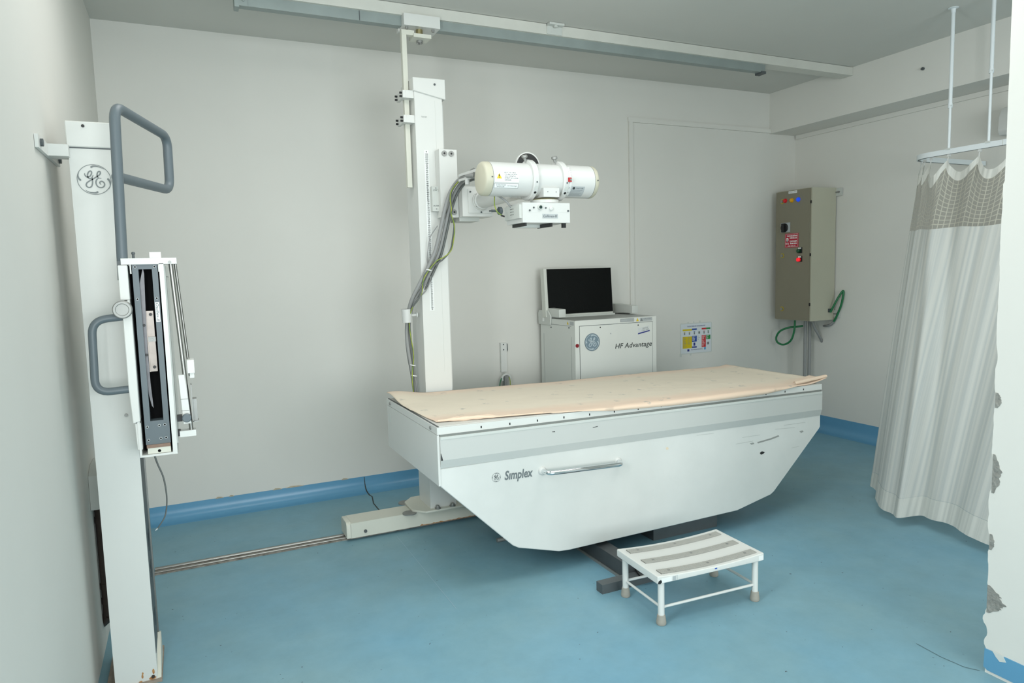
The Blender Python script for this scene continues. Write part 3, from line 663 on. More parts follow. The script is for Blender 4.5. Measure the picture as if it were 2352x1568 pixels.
# base under the table
B().box(2.18, 2.615, 2.96, 3.50, .0, .13, .012).build('pedestal', DGREY, t)
B().box(1.62, 2.85, 2.99, 3.50, .09, .14).build('base_cover', DKBASE, t)
B().box(1.605, 2.05, 2.562, 2.612, 0, .043, .002, 1).build('base_foot', DGREY, t)
B().box(1.77, 1.845, 2.612, 3.4, .0, .085, .003, 1).build('base_beam', DKBASE, t)
B().box(1.764, 1.770, 2.612, 3.4, .0, .012).build('beam_edge', DULL, t)
b = B().hull8([(1.80, 2.545, .042), (1.95, 2.54, .042), (1.98, 2.66, .055), (1.83, 2.67, .055), (1.80, 2.545, .050), (1.95, 2.54, .050), (1.98, 2.66, .063), (1.83, 2.67, .063)], .002, 1)
b.build('foot_pedal', BLACK, t)
tube_px = aZ(1141, 1245, .008)
tag(B().cyl((1.435, 3.35, .0115), (1.60, 3.35, .0115), .0115, 14).build('metal_tube', DULL), 'short grey metal tube end lying on the floor under the table', 'tube')

# ================================================================= BED SHEET
def sheet_front(x):      # (Y where the front edge lies on top) or negative drop over the front edge
    k = [(.95, .10), (1.03, .085), (1.12, .075), (1.3, .045), (1.5, .02), (1.65, -.004), (1.85, -.022), (2.2, -.030), (2.6, -.032), (2.85, -.027), (3.05, -.008), (3.2, .012), (3.36, .022)]
    for (a, va), (c, vc) in zip(k, k[1:]):
        if a <= x <= c: return va+(vc-va)*(x-a)/(c-a)
    return k[0][1] if x < .95 else k[-1][1]
def sheet_pt(u, v):
    v = 1-v
    x = .957+u*(3.345-.957)
    x += .02*noise.noise((v*3.1, 7, 0))*(1-u) + .05*max(0, v-.55)*(1-u)**8
    zt_ = .789-.010*(x-.955)
    yb = 3.700; fr = sheet_front(x)
    total = (yb-(ty0-.008)) - fr
    if u > .975: zt_ += (u-.975)*.35
    d = total*v; y = yb-d; z = zt_+.0035
    z += .0035*noise.noise((x*2.3, y*5, 3)) + .0018*noise.noise((x*9, y*14, 5))
    edge = ty0-.012
    if y < edge: z = zt_ - (edge-y)*.98+.002; y = edge-.004+.002*noise.noise((x*6, 0, 2))
    elif y < edge+.02: z -= .002
    # lifted corner and rolled hem
    r2 = ((x-.99)/.13)**2+((y-3.66)/.16)**2
    z += .028*math.exp(-r2)
    if x > 3.2 and y < 3.0: z += .012*min(1, (x-3.2)/.12)
    return V((x, y, max(z, zt_-.04)))
b = B().grid(sheet_pt, 150, 60, lambda u, v: (u*2.4, 1-v)); sh_o = b.build('bed_sheet', SHEET, None, 80)
md = sh_o.modifiers.new('thickness', 'SOLIDIFY'); md.thickness = .0022; md.offset = 1
tag(sh_o, 'peach printed bed sheet spread over the top of the x-ray table', 'bed sheet')
# folded corner lip at far right front
def lip(u, v):
    x = 3.10+u*.26; th = -.5+v*3.4
    return V((x, 2.874-.012*math.cos(th)+.01*u, .781+.010*math.sin(th)+.02*u-.010*(x-2.9)+.002*noise.noise((x*20, v*3, 0))))
hem = B().grid(lip, 24, 12, lambda u, v: (u*.3, .04)).build('folded_hem', SHEET, sh_o, 80)
rp = []
for k in range(60):
    x = .985+.50*k/59; rp.append(V((x, ty0-.004+sheet_front(x)+.004*noise.noise((x*12, 3, 0)), .797-.010*(x-.955)+.004*noise.noise((x*9, 1, 4)))))
B().tube(rp, lambda a: (.009*math.exp(-((a-.30)/.20)**2)+.0022)*(1+.5*noise.noise((a*11, 2, 7))), 10).build('rolled_hem', SHEET, sh_o, 80)
for x0, ln, dy, r_ in ((1.10, .16, .022, .007), (1.17, .10, .036, .005), (1.02, .12, .030, .006)):
    fp = [V((x0+ln*k/12, ty0+sheet_front(x0+ln*k/12)+dy*(.4+.6*math.sin(k/12*PI))-.01, .794-.010*(x0-.955)+.004*math.sin(k/12*PI))) for k in range(13)]
    B().tube(fp, lambda a, r_=r_: r_*math.sin(PI*min(.97, max(.03, a)))+.0008, 8).build('cloth_fold', SHEET, sh_o, 80)

# ================================================================= STEP STOOL
S = thing('step_stool', 'low white metal step stool with three grey treads', 'step stool', (1.923, 2.352, 0))
S.rotation_euler.z = math.radians(-2.6)
W, D, SH = .545, .318, .216
def sagz(x): return -.012*(1-(2*x/W)**2)
SO = V((1.923, 2.352, 0))
def sbuild(q, name, m_, parent=S, sharp=35):
    q.warp(lambda p: p+SO); return q.build(name, m_, parent, sharp)
b = B(); nx = 24
lo = [(-W/2+W*i/nx) for i in range(nx+1)]
for i in range(nx):
    x0, x1 = lo[i], lo[i+1]; z0, z1 = SH+sagz(x0), SH+sagz(x1)
    b.hull8([(x0,-D/2,SH-.034),(x1,-D/2,SH-.034),(x1,D/2,SH-.034),(x0,D/2,SH-.034),(x0,-D/2,z0),(x1,-D/2,z1),(x1,D/2,z1),(x0,D/2,z0)])
bmesh.ops.remove_doubles(b.bm, verts=b.bm.verts, dist=1e-5)
inner = [f for f in b.bm.faces if abs(f.normal.x) > .9 and abs(f.calc_center_median().x) < W/2-.001]
bmesh.ops.delete(b.bm, geom=inner, context='FACES_ONLY')
ed = [e for e in b.bm.edges if len(e.link_faces) == 2 and e.calc_face_angle(0) > .8]
bmesh.ops.bevel(b.bm, geom=ed, offset=.006, segments=3, profile=.6, affect='EDGES', clamp_overlap=True)
top = sbuild(b, 'step_top', WHITE)
for yc in (-.122, -.008, .110):
    b = B(); n = 66; x0 = -W/2+.03; L_ = W-.055
    for i in range(n):
        xa, xb = x0+L_*i/n, x0+L_*(i+.62)/n
        za, zb2 = SH+sagz(xa), SH+sagz(xb)
        b.hull8([(xa,yc-.019,za),(xb,yc-.019,zb2),(xb,yc+.019,zb2),(xa,yc+.019,za),(xa,yc-.019,za+.0052),(xb,yc-.019,zb2+.0052),(xb,yc+.019,zb2+.0052),(xa,yc+.019,za+.0052)])
        xc = x0+L_*(i+1)/n; zc = SH+sagz(xc)
        b.hull8([(xa,yc-.019,za-.001),(xc,yc-.019,zc-.001),(xc,yc+.019,zc-.001),(xa,yc+.019,za-.001),(xa,yc-.019,za+.004),(xc,yc-.019,zc+.004),(xc,yc+.019,zc+.004),(xa,yc+.019,za+.004)])
    sbuild(b, 'tread_strip', GRIP, top)
    for f_ in (.1, .5, .9):
        x = x0+L_*f_; sbuild(B().cyl((x, yc, SH+sagz(x)+.005), (x, yc, SH+sagz(x)+.0062), .006, 12), 'rivet', DULL, top)
LX, LY = .242, .137
for sx in (-1, 1):
    for sy in (-1, 1):
        lg = sbuild(B().cyl((sx*LX, sy*LY, .03), (sx*LX, sy*LY, SH-.03), .0135, 18), 'leg', WHITE)
        sbuild(B().lathe((sx*LX, sy*LY, 0), (0,0,1), [(0, .0185), (.003, .0205), (.012, .0205), (.04, .0165), (.042, .0138)], 20), 'rubber_foot', RUBBER, lg)
for sy in (-1, 1): sbuild(B().cyl((-LX, sy*LY, .072), (LX, sy*LY, .072), .0058, 12), 'stretcher_rod', WHITE)
for sx in (-1, 1): sbuild(B().cyl((sx*LX, -LY, .072), (sx*LX, LY, .072), .0058, 12), 'stretcher_rod', WHITE)
b = B().box(-.255, -.205, -D/2-.0008, -D/2, SH-.030, SH-.012); lab = sbuild(b, 'sticker', STICK, top)
sbuild(B().box(-.2, -.185, -D/2-.0008, -D/2, SH-.030, SH-.012).box(-.18, -.178, -D/2-.0008, -D/2, SH-.030, SH-.010), 'ce_sticker', STICKG, top)
sbuild(B().box(.01, .022, -D/2-.0008, -D/2, SH-.023, SH-.018), 'blue_mark', mat('blue_print', (40, 84, 170), .5), top)
sbuild(B().box(.243, .267, -D/2-.0008, -D/2, SH-.030, SH-.010), 'sticker', STICK, top)
sbuild(B().prism([(-.272, SH-.030), (-.262, SH-.033), (-.252, SH-.026), (-.257, SH-.016), (-.268, SH-.02)], 'y', -D/2-.0012, -D/2), 'paint_chip', BLACK, top)

# ================================================================= CONTROL CABINET
G = thing('generator_cabinet', 'white metal generator cabinet on the floor behind the table, HF Advantage lettering', 'cabinet', (2.71, 4.34, 0))
gx0, gx1, gy0, gy1, gz = 2.37, 3.043, 4.082, 4.585, 1.112
GENW = mat('pale_grey_enamel', (216, 219, 214), .42, var=.02, scale=3)
bd = B().box(gx0, gx1, gy0, gy1, .02, gz, .005).build('cabinet_body', GENW, G)
B().box(gx0+.006, gx1-.006, gy0+.004, gy1-.004, gz-.001, gz+.002, .001, 1).build('cabinet_top', mat('cabinet_top_grey', (172, 174, 170), .45), G)
b = B()
for x0, x1, z0, z1 in ((2.404, 3.012, 1.0735, 1.0765), (2.404, 2.407, .1, 1.075), (3.009, 3.0115, .1, 1.075)): b.box(x0, x1, gy0-.0006, gy0+.002, z0, z1)
b.build('door_gap', DGREY, bd)
dr = B().box(2.4075, 3.0085, gy0-.002, gy0+.004, .1, 1.0732, .001, 1).build('front_door', GENW, G)
b = B().box(gx0-.0006, gx0+.001, gy0+.05, gy1-.03, 1.072, 1.0745).box(gx0-.0006, gx0+.001, gy0+.05, gy0+.052, .1, 1.0).box(gx0-.0006, gx0+.001, gy1-.05, gy1-.048, .1, 1.0)
b.build('side_panel_gap', INKG, bd)
cL = (2.503, gy0-.003, .960)
dc_ = B().lathe(cL, (0,-1,0), [(0, .061), (.001, .061), (.001, .001)], 48).build('emblem_disc', BLOGO, dr)
B().lathe(V(cL)+V((0,-.0012,0)), (0,-1,0), [(0, .0605), (.0002, .0605), (.0002, .057), (0, .057)], 48, False, False).build('emblem_rim', mat('logo_rim', (104, 122, 132), .4), dc_)
emblem(V(cL)+V((0,-.0016,0)), (1,0,0), (0,0,1), .054, mat('logo_pale', (196, 208, 214), .4), dc_)
lettering("HF Advantage", (2.846, gy0-.003, .913), (1,0,0), (0,0,1), w=.312, h=.046, mtl=INK2, parent=dr, shear=.2, bold=.010, spacing=1.03)
B().cyl((2.385, gy0, .943), (2.385, gy0-.004, .943), .013, 20).build('red_indicator', DRED, G)
for x, z in ((2.57, 1.058), (2.885, 1.056)): B().cyl((x, gy0-.002, z), (x, gy0-.004, z), .0045, 10).build('screw', BLACK, dr)
B().cyl((2.655, gy0-.002, 1.01), (2.655, gy0-.0026, 1.01), .005, 10).build('dent', STICKG, dr)
s_ = B().prism([(2.885, .998), (2.984, 1.014), (2.978, 1.048), (2.882, 1.034)], 'y', gy0-.0026, gy0-.002).build('sticker', mat('sticker_pale', (208, 212, 212), .5), dr)
B().prism([(2.884, .990), (2.984, 1.008), (2.984, 1.016), (2.884, .999)], 'y', gy0-.0032, gy0-.002).build('sticker_stripe', NAVY, s_)
lettering("SERVICE\nCALL 1800", (2.945, gy0-.0031, 1.026), V((1,0,.15)), (0,0,1), w=.06, h=.022, mtl=INKG, parent=s_, name='small_print')
s_ = B().box(2.737, 2.852, gy0-.0007, gy0+.001, 1.084, 1.107).build('name_label', INKG, bd); B().box(2.739, 2.850, gy0-.001, gy0, 1.086, 1.105).build('label_face', STICKG, s_)
lettering("HF Advantage", (2.82, gy0-.0013, 1.0955), (1,0,0), (0,0,1), w=.05, mtl=INKG, parent=s_, name='lettering')
flatmesh([[(2.870, gy0-.001, 1.084), (2.892, gy0-.001, 1.084), (2.881, gy0-.001, 1.108)]], YEL, bd, 'warning_triangle')
s_ = B().box(2.902, 3.008, gy0-.0007, gy0+.001, 1.082, 1.107).build('warning_label', STICKG, bd)
flatmesh([[(2.905, gy0-.001, 1.084), (2.927, gy0-.001, 1.084), (2.916, gy0-.001, 1.105)]], INKG, s_, 'warning_triangle')
lettering("CAUTION", (2.965, gy0-.001, 1.098), (1,0,0), (0,0,1), w=.06, h=.006, mtl=INK, parent=s_, name='small_print')
flatmesh([[(gx0-.001, 4.165, 1.084), (gx0-.001, 4.19, 1.084), (gx0-.001, 4.178, 1.106)]], YEL, bd, 'warning_triangle')
B().box(gx0-.0008, gx0+.001, gy0+.015, 4.15, 1.080, 1.106).build('warning_label', STICKG, bd)
for y, z in ((4.16, 1.062), (4.42, 1.05)): B().cyl((gx0, y, z), (gx0-.004, y, z), .005, 10).build('screw', DGREY, bd)
def hinge(s, xo):
    f = lambda x: xo + s*x
    a, c = sorted((f(-.012), f(.0))); b = B().prism([(4.42, 1.065), (4.60, 1.065), (4.60, 1.15), (4.585, 1.172), (4.45, 1.172), (4.405, 1.13)], 'x', a, c, .003, 1)
    b.prism([(4.40, 1.125), (4.56, 1.117), (4.56, 1.19), (4.30, 1.182), (4.30, 1.125)], 'x', *sorted((f(.0), f(.055))), .004)
    h = b.build('hinge_bracket', GREYW, G)
    B().cyl((f(.018), 4.40, 1.137), (f(.018), 4.394, 1.137), .008, 10).build('bolt', DGREY, h)
    B().box(*sorted((f(-.0128), f(-.0118))), 4.505, 4.53, 1.09, 1.115).build('slot', STICK, h)
hinge(1, gx0); hinge(-1, gx1)
# monitor standing on the cabinet
M_ = thing('monitor', 'black flat screen in a pale frame standing on the generator cabinet', 'monitor', (2.66, 4.5, 1.114))
tilt = math.radians(-4); pv = V((2.65, 4.46, 1.120)); Rm = Matrix.Rotation(tilt, 4, 'X')
tl = lambda p: pv + Rm @ (p-pv)
b = B().box(2.352, 2.928, 4.463, 4.515, 1.122, 1.472, .006); b.warp(tl); b.build('back_cover', mat('pale_plastic', (206, 208, 200), .5), M_)
b = B().box(2.376, 2.924, 4.458, 4.466, 1.138, 1.468, .004); b.warp(tl); b.build('screen', SCREEN, M_)
b = B().box(2.37, 2.93, 4.44, 4.49, 1.114, 1.126, .002, 1); b.build('lower_rail', GREYW, M_)

# ================================================================= SMALL WALL THINGS
t = thing('cable_bracket', 'narrow white wall bracket with cable bundle behind the table', 'bracket', (2.075, 4.60, .73))
q0, q1 = aY(1147, 787, YB), aY(1162, 852, YB)
B().box(q0.x, q0.x+.048, YB-.022, YB+.002, q1.z, q0.z, .003, 1).build('bracket_plate', WHITE, t)
for dz in (.012, .05): B().cyl((q0.x+.022, YB-.022, q0.z-dz), (q0.x+.022, YB-.025, q0.z-dz), .005, 10).build('screw', DGREY, t)
B().prism([(q0.x+.049, q0.z-.004), (q0.x+.056, q0.z-.01), (q0.x+.058, q0.z-.055), (q0.x+.05, q0.z-.07)], 'y', YB-.018, YB).build('broken_edge', DGREY, t)
rc = aY(1163, 869, 4.58)
B().tube([rc+V((.033*math.cos(a), 0, .030*math.sin(a))) for a in [k*PI/14-.2 for k in range(18)]], .008, 10).build('cable_ring', WHITE_P, t, 60)
for dx, m_ in ((-.018, CABLED), (-.004, CABLE), (.010, CABLE)):
    B().tube(catmull([rc+V((dx, .0, .02)), rc+V((dx-.004, 0, -.05)), rc+V((dx-.01, 0, -.2)), rc+V((dx-.01, 0, -.5))], 5), .009, 8).build('cable', m_, t, 60)
B().tube(catmull([rc+V((-.03, 0, .012)), rc+V((-.05, -.01, -.01)), rc+V((-.058, -.01, -.06)), rc+V((-.05, 0, -.2))], 6), .0035, 8).build('green_wire', GREEN, t, 60)
B().tube(catmull([rc+V((.022, 0, .01)), rc+V((.026, -.01, -.03)), rc+V((.020, -.01, -.1)), rc+V((.02, 0, -.25))], 6), .0035, 8).build('earth_wire', EARTH, t, 60)

# poster
pm = [PAPER, PYEL, NAVY, PRED, PGREEN, INKG, mat('poster_blue', (34, 72, 150), .5), mat('poster_cyan', (70, 150, 196), .5), STICK]
pc = aY(1599, 776, YB-.001); PW, PH = .322, .248
def pxp(u, v): return pc + V(((u-.5)*PW, 0, (.5-v)*PH))
b = B().box(pc.x-PW/2, pc.x+PW/2, YB-.0012, YB-.0004, pc.z-PH/2, pc.z+PH/2)
def pr(u0, u1, v0, v1, mi, k=1):
    b.mi = mi; a, c = pxp(u0, v0), pxp(u1, v1); y = YB-.0012-.0003*k; b.poly([(a.x, y, c.z), (c.x, y, c.z), (c.x, y, a.z), (a.x, y, a.z)])
for a in ((.06,.36,.18,.235,1),(.36,.52,.17,.225,6),(.68,.83,.17,.225,3),(.83,.97,.17,.225,4),(.06,.36,.43,.83,1),(.36,.52,.42,.62,6),(.36,.52,.78,.825,2),(.68,.82,.42,.83,3),(.83,.97,.42,.57,4),(.41,.47,.65,.755,2),(.21,.275,.86,.935,2)): pr(*a)
for u, m_ in ((.12, 1), (.28, 1), (.44, 6), (.76, 3), (.90, 4)):
    pr(u-.025, u+.025, .27, .29, m_); pr(u-.02, u+.02, .295, .37, 5)
pr(.57, .63, .28, .36, 5); pr(.86, .93, .66, .75, 5)
for i in range(11): pr(.075, .10+.09*random.random(), .455+i*.032, .465+i*.032, 5, 2)
for i in range(8): pr(.22, .25+.08*random.random(), .45+i*.034, .459+i*.034, 5, 2)
for i in range(6): pr(.375, .41+.08*random.random(), .44+i*.027, .449+i*.027, 8, 2)
for i in range(11): pr(.695, .72+.07*random.random(), .445+i*.034, .455+i*.034, 8, 2)
for i in range(4): pr(.845, .87+.07*random.random(), .44+i*.03, .449+i*.03, 8, 2)
for i in range(5): pr(.55, .57+.07*random.random(), .43+i*.03, .438+i*.03, 5)
b.mi = 7; cc = pxp(.79, .875); k_ = [(cc.x+.010*math.cos(i*PI/8), YB-.0016, cc.z+.012*math.sin(i*PI/8)) for i in range(16)]; b.poly(k_)
po = thing('poster', 'small colour coded waste poster taped to the back wall right of the cabinet', 'poster', (pc.x, YB-.001, pc.z))
psh = b.build('printed_sheet', pm, po, None)
lettering("COLOUR CODING FOR WASTE SEGREGATION", pxp(.5, .09)+V((0,-.0012,0)), (1,0,.0), (0,0,1), w=.19, h=.011, mtl=NAVY, parent=psh)
lettering("WASTE HANDLING FOR HOSPITAL", pxp(.52, .885)+V((0,-.0012,0)), (1,0,0), (0,0,1), w=.125, h=.008, mtl=NAVY, parent=psh)
TAPE = mat('clear_tape', (198, 202, 197), .35)
b = B()
for u, v, w, h in ((-.01, .5, .012, .5), (1.01, .5, .012, .5), (.5, -.01, .5, .015), (.5, 1.01, .5, .015), (.24, -.03, .02, .03), (.42, -.04, .02, .035), (.62, -.05, .03, .03), (.0, 1.05, .03, .05), (.32, 1.04, .025, .04)):
    a = pxp(u, v); b.box(a.x-w*PW, a.x+w*PW, YB-.0018+(.0003 if w < .1 and h < .1 else 0), YB+.002, a.z-h*PH, a.z+h*PH)
b.build('tape', TAPE, po)

# ================================================================= ELECTRICAL PANEL
E_ = thing('electrical_panel', 'taupe electrical panel on the right wall with lamps and danger sign', 'electrical panel', (4.82, 4.36, .98))
ex, ey0, ey1, ez0, ez1 = 4.672, 4.182, 4.545, .98, 2.078
B().box(ex+.012, XR-.012, ey0, ey1, ez0, ez1, .004).build('enclosure', TAUPEL, E_)
ed_ = B().box(ex-.006, ex+.010, ey0+.010, ey1+.003, ez0+.006, ez1-.006, .003).build('panel_door', TAUPE, E_)
for z in (1.12, 1.53, 1.96): B().box(ex+.002, ex+.012, ey0+.004, ey0+.010, z-.012, z+.012).build('door_hinge', BLACK, E_)
def dpt(x, y): return aX(x, y, ex-.006)
lp = dpt(1799, 461)
for px, py, m_ in ((1804, 461, RED), (1819, 460, YELL), (1834, 458, BLUE)):
    p = dpt(px, py); B().lathe(p, (-1,0,0), [(0, .019), (.006, .018), (.014, .014), (.018, .006)], 18).build('indicator_lamp', m_, ed_)
for px, py in ((1797, 463), (1797, 587), (1796, 709)):
    p = dpt(px, py); lk = B().cyl(p, p+V((-.002,0,0)), .021, 16).build('lock_plate', mat('lock_yellow', (168, 150, 60), .5), ed_)
    B().cyl(p, p+V((-.010,0,0)), .012, 14).build('lock_cylinder', DULL, lk)
p = dpt(1805, 523); B().box(ex-.014, ex-.006, p.y-.048, p.y+.048, p.z-.038, p.z+.042, .003).build('switch_plate', STICKG, ed_)
B().lathe(p+V((-.008,.006,0)), (-1,0,0), [(0, .038), (.006, .038), (.010, .034)], 24).box(ex-.040, ex-.018, p.y-.008, p.y+.020, p.z-.038, p.z+.036, .004).build('rotary_switch', BLACK, ed_)
c_ = dpt(1818.5, 552); sw_, sh_ = .146, .118
sg = B().box(ex-.0075, ex-.006, c_.y-sw_/2, c_.y+sw_/2, c_.z-sh_/2, c_.z+sh_/2).build('danger_sign', REDS, ed_)
RT = V((0,-1,0)); UP = V((0,0,1)); sx_ = ex-.0081
def sp(u, v): return V((sx_, c_.y, c_.z)) + RT*u + UP*v
b = B()
for u0, u1, v0, v1 in ((-.068,.068,.052,.0535), (-.068,.068,-.0535,-.052), (-.068,-.0665,-.0535,.0535), (.0665,.068,-.0535,.0535)): b.poly([sp(u0,v0), sp(u1,v0), sp(u1,v1), sp(u0,v1)])
b.build('sign_border', STICK, sg, None)
b = B(); b.poly([sp(-.046+.014*math.cos(a), .008+.016*math.sin(a)) for a in [k*PI/10 for k in range(20)]]); b.poly([sp(-.053, -.012), sp(-.039, -.012), sp(-.037, .0), sp(-.055, .0)])
for s in (-1, 1): b.poly([sp(-.046-s*.018, -.018), sp(-.046-s*.018, -.022), sp(-.046+s*.018, -.036), sp(-.046+s*.018, -.032)])
b.build('skull_symbol', STICK, sg, None)
b = B()
for cu in (-.052, -.040): b.poly([sp(cu+.004*math.cos(a), .008+.004*math.sin(a))+V((-.0004,0,0)) for a in [k*PI/6 for k in range(12)]])
b.build('skull_eyes', REDS, sg, None)
def squig(v, u0, u1, seed):
    rnd = random.Random(seed); q = B(); u = u0
    while u < u1:
        w = .006+.006*rnd.random(); h = .009+.004*rnd.random(); q.poly([sp(u, v), sp(u+w*.8, v), sp(u+w*.7, v+h), sp(u+w*.1, v+h*.9)]); u += w
    return q
squig(.033, -.05, .055, 3).build('sign_script', STICK, sg, None); squig(.015, -.02, .058, 5).build('sign_script', STICK, sg, None); squig(-.030, -.015, .055, 8).build('sign_script', STICK, sg, None)
lettering("DANGER", sp(.020, -.006), RT, UP, w=.078, h=.013, mtl=STICK, parent=sg, bold=.03)
lettering("440 VOLTS", sp(.0, -.045), RT, UP, w=.085, h=.009, mtl=STICK, parent=sg, bold=.01)
for (px, py), m_ in (((1836, 575), GREENL), ((1836, 595), REDL)):
    p = dpt(px, py); pb = B().box(ex-.010, ex-.006, p.y-.03, p.y+.014, p.z-.022, p.z+.026, .003).build('button_plate', BLACK, ed_)
    B().box(ex-.0112, ex-.010, p.y-.022, p.y+.010, p.z+.013, p.z+.024).build('button_label', STICK, pb)
    B().lathe(p+V((-.004,0,-.004)), (-1,0,0), [(0, .016), (.016, .016), (.020, .012)], 18).build('push_button', m_, pb)
p = dpt(1821, 441); np_ = B().box(ex-.007, ex-.006, p.y-.045, p.y+.045, p.z-.010, p.z+.010).build('name_strip', STICK, ed_)
lettering("G.E. HF X-RAY", V((ex-.0075, p.y, p.z)), RT, UP, w=.08, h=.009, mtl=INK2, parent=np_)
for z in (2.042, 1.03):
    lg = B().box(XR-.012, XR-.006, ey0-.058, ey0+.02, z-.032, z+.032, .004).build('mounting_lug', GREYW, E_)
    B().cyl((XR-.02, ey0-.03, z), (XR-.006, ey0-.03, z), .008, 10).cyl((XR-.017, ey0-.03, z), (XR-.017, ey0+.0, z), .005, 8).build('lug_bolt', DULL, lg)
B().cyl((4.90, ey0, 1.06), (4.90, ey0-.012, 1.06), .014, 12).box(4.885, 4.915, ey0-.004, ey0, 1.045, 1.075).build('cable_gland', DGREY, E_)
def wire(pts, r, m_, name, label, cat, n=10, group=None):
    return tag(B().tube(catmull(pts, 8), r, n).build(name, m_, None, 60), label, cat, group)
def wx(l): return [aX(x, y, X) for x, y, X in l]
wire(wx([(1826, 734, 4.73), (1824, 760, 4.73), (1816, 782, 4.72), (1800, 791, 4.70), (1786, 786, 4.68), (1783, 774, 4.68), (1792, 760, 4.69), (1812, 752, 4.73), (1832, 750, 4.78), (1844, 748, 4.82)]), .0085, GREEN, 'green_cable', 'green cable looping below the left underside of the electrical panel', 'cable')
wire(wx([(1907, 717, 4.90), (1915, 702, 4.91), (1926, 682, 4.93), (1936, 668, 4.95), (1937, 676, 4.95), (1932, 700, 4.95), (1922, 725, 4.95), (1915, 738, 4.95)]), .0085, GREEN, 'green_cable', 'green cable looping up beside the right side of the electrical panel', 'cable')
wire(wx([(1867, 740, 4.85), (1871, 752, 4.86), (1880, 768, 4.91), (1889, 785, 4.98)]), .012, CABLE, 'flexible_conduit', 'short pale flexible conduit running from under the electrical panel into the wall', 'conduit')
wire(wx([(1915, 738, 4.95), (1908, 745, 4.95), (1898, 748, 4.955), (1891, 748, 4.985)]), .010, CABLE, 'flexible_conduit', 'pale curled conduit stub at the lower right corner of the electrical panel', 'conduit')
tp = aX(1850, 738, 4.84)
co = B().cyl((tp.x, tp.y, tp.z+.02), (tp.x, tp.y, .16), .014, 12).cyl((tp.x+.03, tp.y-.02, tp.z+.02), (tp.x+.03, tp.y-.02, .16), .014, 12).build('conduit_pipe', CABLE)
tag(co, 'grey twin conduit dropping from the electrical panel to behind the table', 'conduit')
p = aX(2121, 158, XB)
tag(B().cyl(p, p+V((-.012,0,0)), .010, 12).cyl(p+V((-.012,0,0)), p+V((-.022,0,-.004)), .006, 10).build('wall_hook', DGREY), 'small dark screw hook on the ceiling beam above the curtain', 'hook')
# air conditioner glimpsed at the right
A_ = thing('wall_unit', 'white rounded wall unit on the right wall above the curtain track', 'wall unit', (4.88, 2.45, 2.24))
B().prism([(4.968, 2.24), (4.80, 2.24), (4.785, 2.27), (4.79, 2.36), (4.82, 2.415), (4.90, 2.43), (4.968, 2.43)], 'y', 1.98, 2.815, .008).build('casing', WHITE_P, A_)
B().box(4.795, 4.80, 2.0, 2.80, 2.252, 2.256).build('air_slot', DGREY, A_)

# ================================================================= CURTAIN TRACK AND CURTAIN
K = thing('curtain_track', 'white curved curtain track hung from the ceiling on two rods', 'curtain track', (4.177, 2.4, 2.9))
tpl = fillet([(4.177, 1.2, 0), (4.177, 2.99, 0), (4.95, 2.99, 0)], .17, 14)
b = B(); tz0, tz1 = 2.082, 2.112; rr = []
for i, p in enumerate(tpl):
    d = (tpl[min(i+1, len(tpl)-1)]-tpl[max(i-1, 0)]).normalized(); nn = V((-d.y, d.x, 0))*.011
    rr.append([p+nn+V((0,0,tz0)), p-nn+V((0,0,tz0)), p-nn+V((0,0,tz1)), p+nn+V((0,0,tz1))])
b.rings(rr); b.build('rail', TRACKM, K)
b = B(); rr = []
for i, p in enumerate(tpl):
    d = (tpl[min(i+1, len(tpl)-1)]-tpl[max(i-1, 0)]).normalized(); nn = V((-d.y, d.x, 0))*.004
    rr.append([p+nn+V((0,0,tz0-.001)), p-nn+V((0,0,tz0-.001)), p-nn+V((0,0,tz0+.002)), p+nn+V((0,0,tz0+.002))])
b.rings(rr); b.build('rail_groove', DGREY, K)
B().box(4.165, 4.189, 2.418, 2.421, tz0-.001, tz1+.001).build('rail_joint', GREYW, K)
for y, zt2, zj in ((2.728, ZC, 2.36), (2.50, ZC, 2.50)):
    rd = B().cyl((4.172, y, zj), (4.172, y, zt2-.02), .0105, 14).cyl((4.172, y, tz1-.002), (4.172, y, zj+.01), .0075, 12).build('hanger_rod', TRACKM, K)
    B().cyl((4.172, y, zj-.01), (4.172, y, zj+.015), .0125, 12).cyl((4.16, y-.012, zj), (4.16, y-.020, zj), .004, 8).build('rod_clamp', TRACKM, rd)
    B().lathe((4.172, y, ZC-.0005), (0,0,-1), [(0, .028), (.003, .028), (.006, .014), (.03, .0115)], 18).build('ceiling_flange', TRACKM, rd)
    B().box(4.160, 4.184, y-.014, y+.014, tz1-.004, tz1+.004).build('rail_saddle', GREYW, rd)

top_pl = catmull([(4.300, 2.985, 0), (4.232, 2.915, 0), (4.196, 2.85, 0), (4.178, 2.73, 0), (4.177, 2.55, 0), (4.177, 2.36, 0), (4.177, 2.16, 0), (4.177, 1.95, 0), (4.177, 1.7, 0)], 10)
bot_pl = catmull([(3.745, 2.87, 0), (3.655, 2.76, 0), (3.56, 2.69, 0), (3.505, 2.58, 0), (3.51, 2.49, 0), (3.545, 2.36, 0), (3.535, 2.22, 0), (3.49, 2.08, 0), (3.52, 1.86, 0)], 10)
hooks = [2.985, 2.905, 2.84, 2.73, 2.55, 2.36, 2.16, 1.95, 1.7]
NU = len(top_pl)-1
def lerp_pl(pl, u):
    f = u*NU; i = min(int(f), NU-1); t_ = f-i; return pl[i]*(1-t_)+pl[i+1]*t_
def droop(u):
    f = u*8; i = min(int(f), 7); t_ = f-i; amp = (.07, .075, .105, .085, .10, .10, .10, .10)[i]
    return amp*4*t_*(1-t_)
ZT, ZN, ZH, ZBOT = 2.052, 1.640, .165, .062
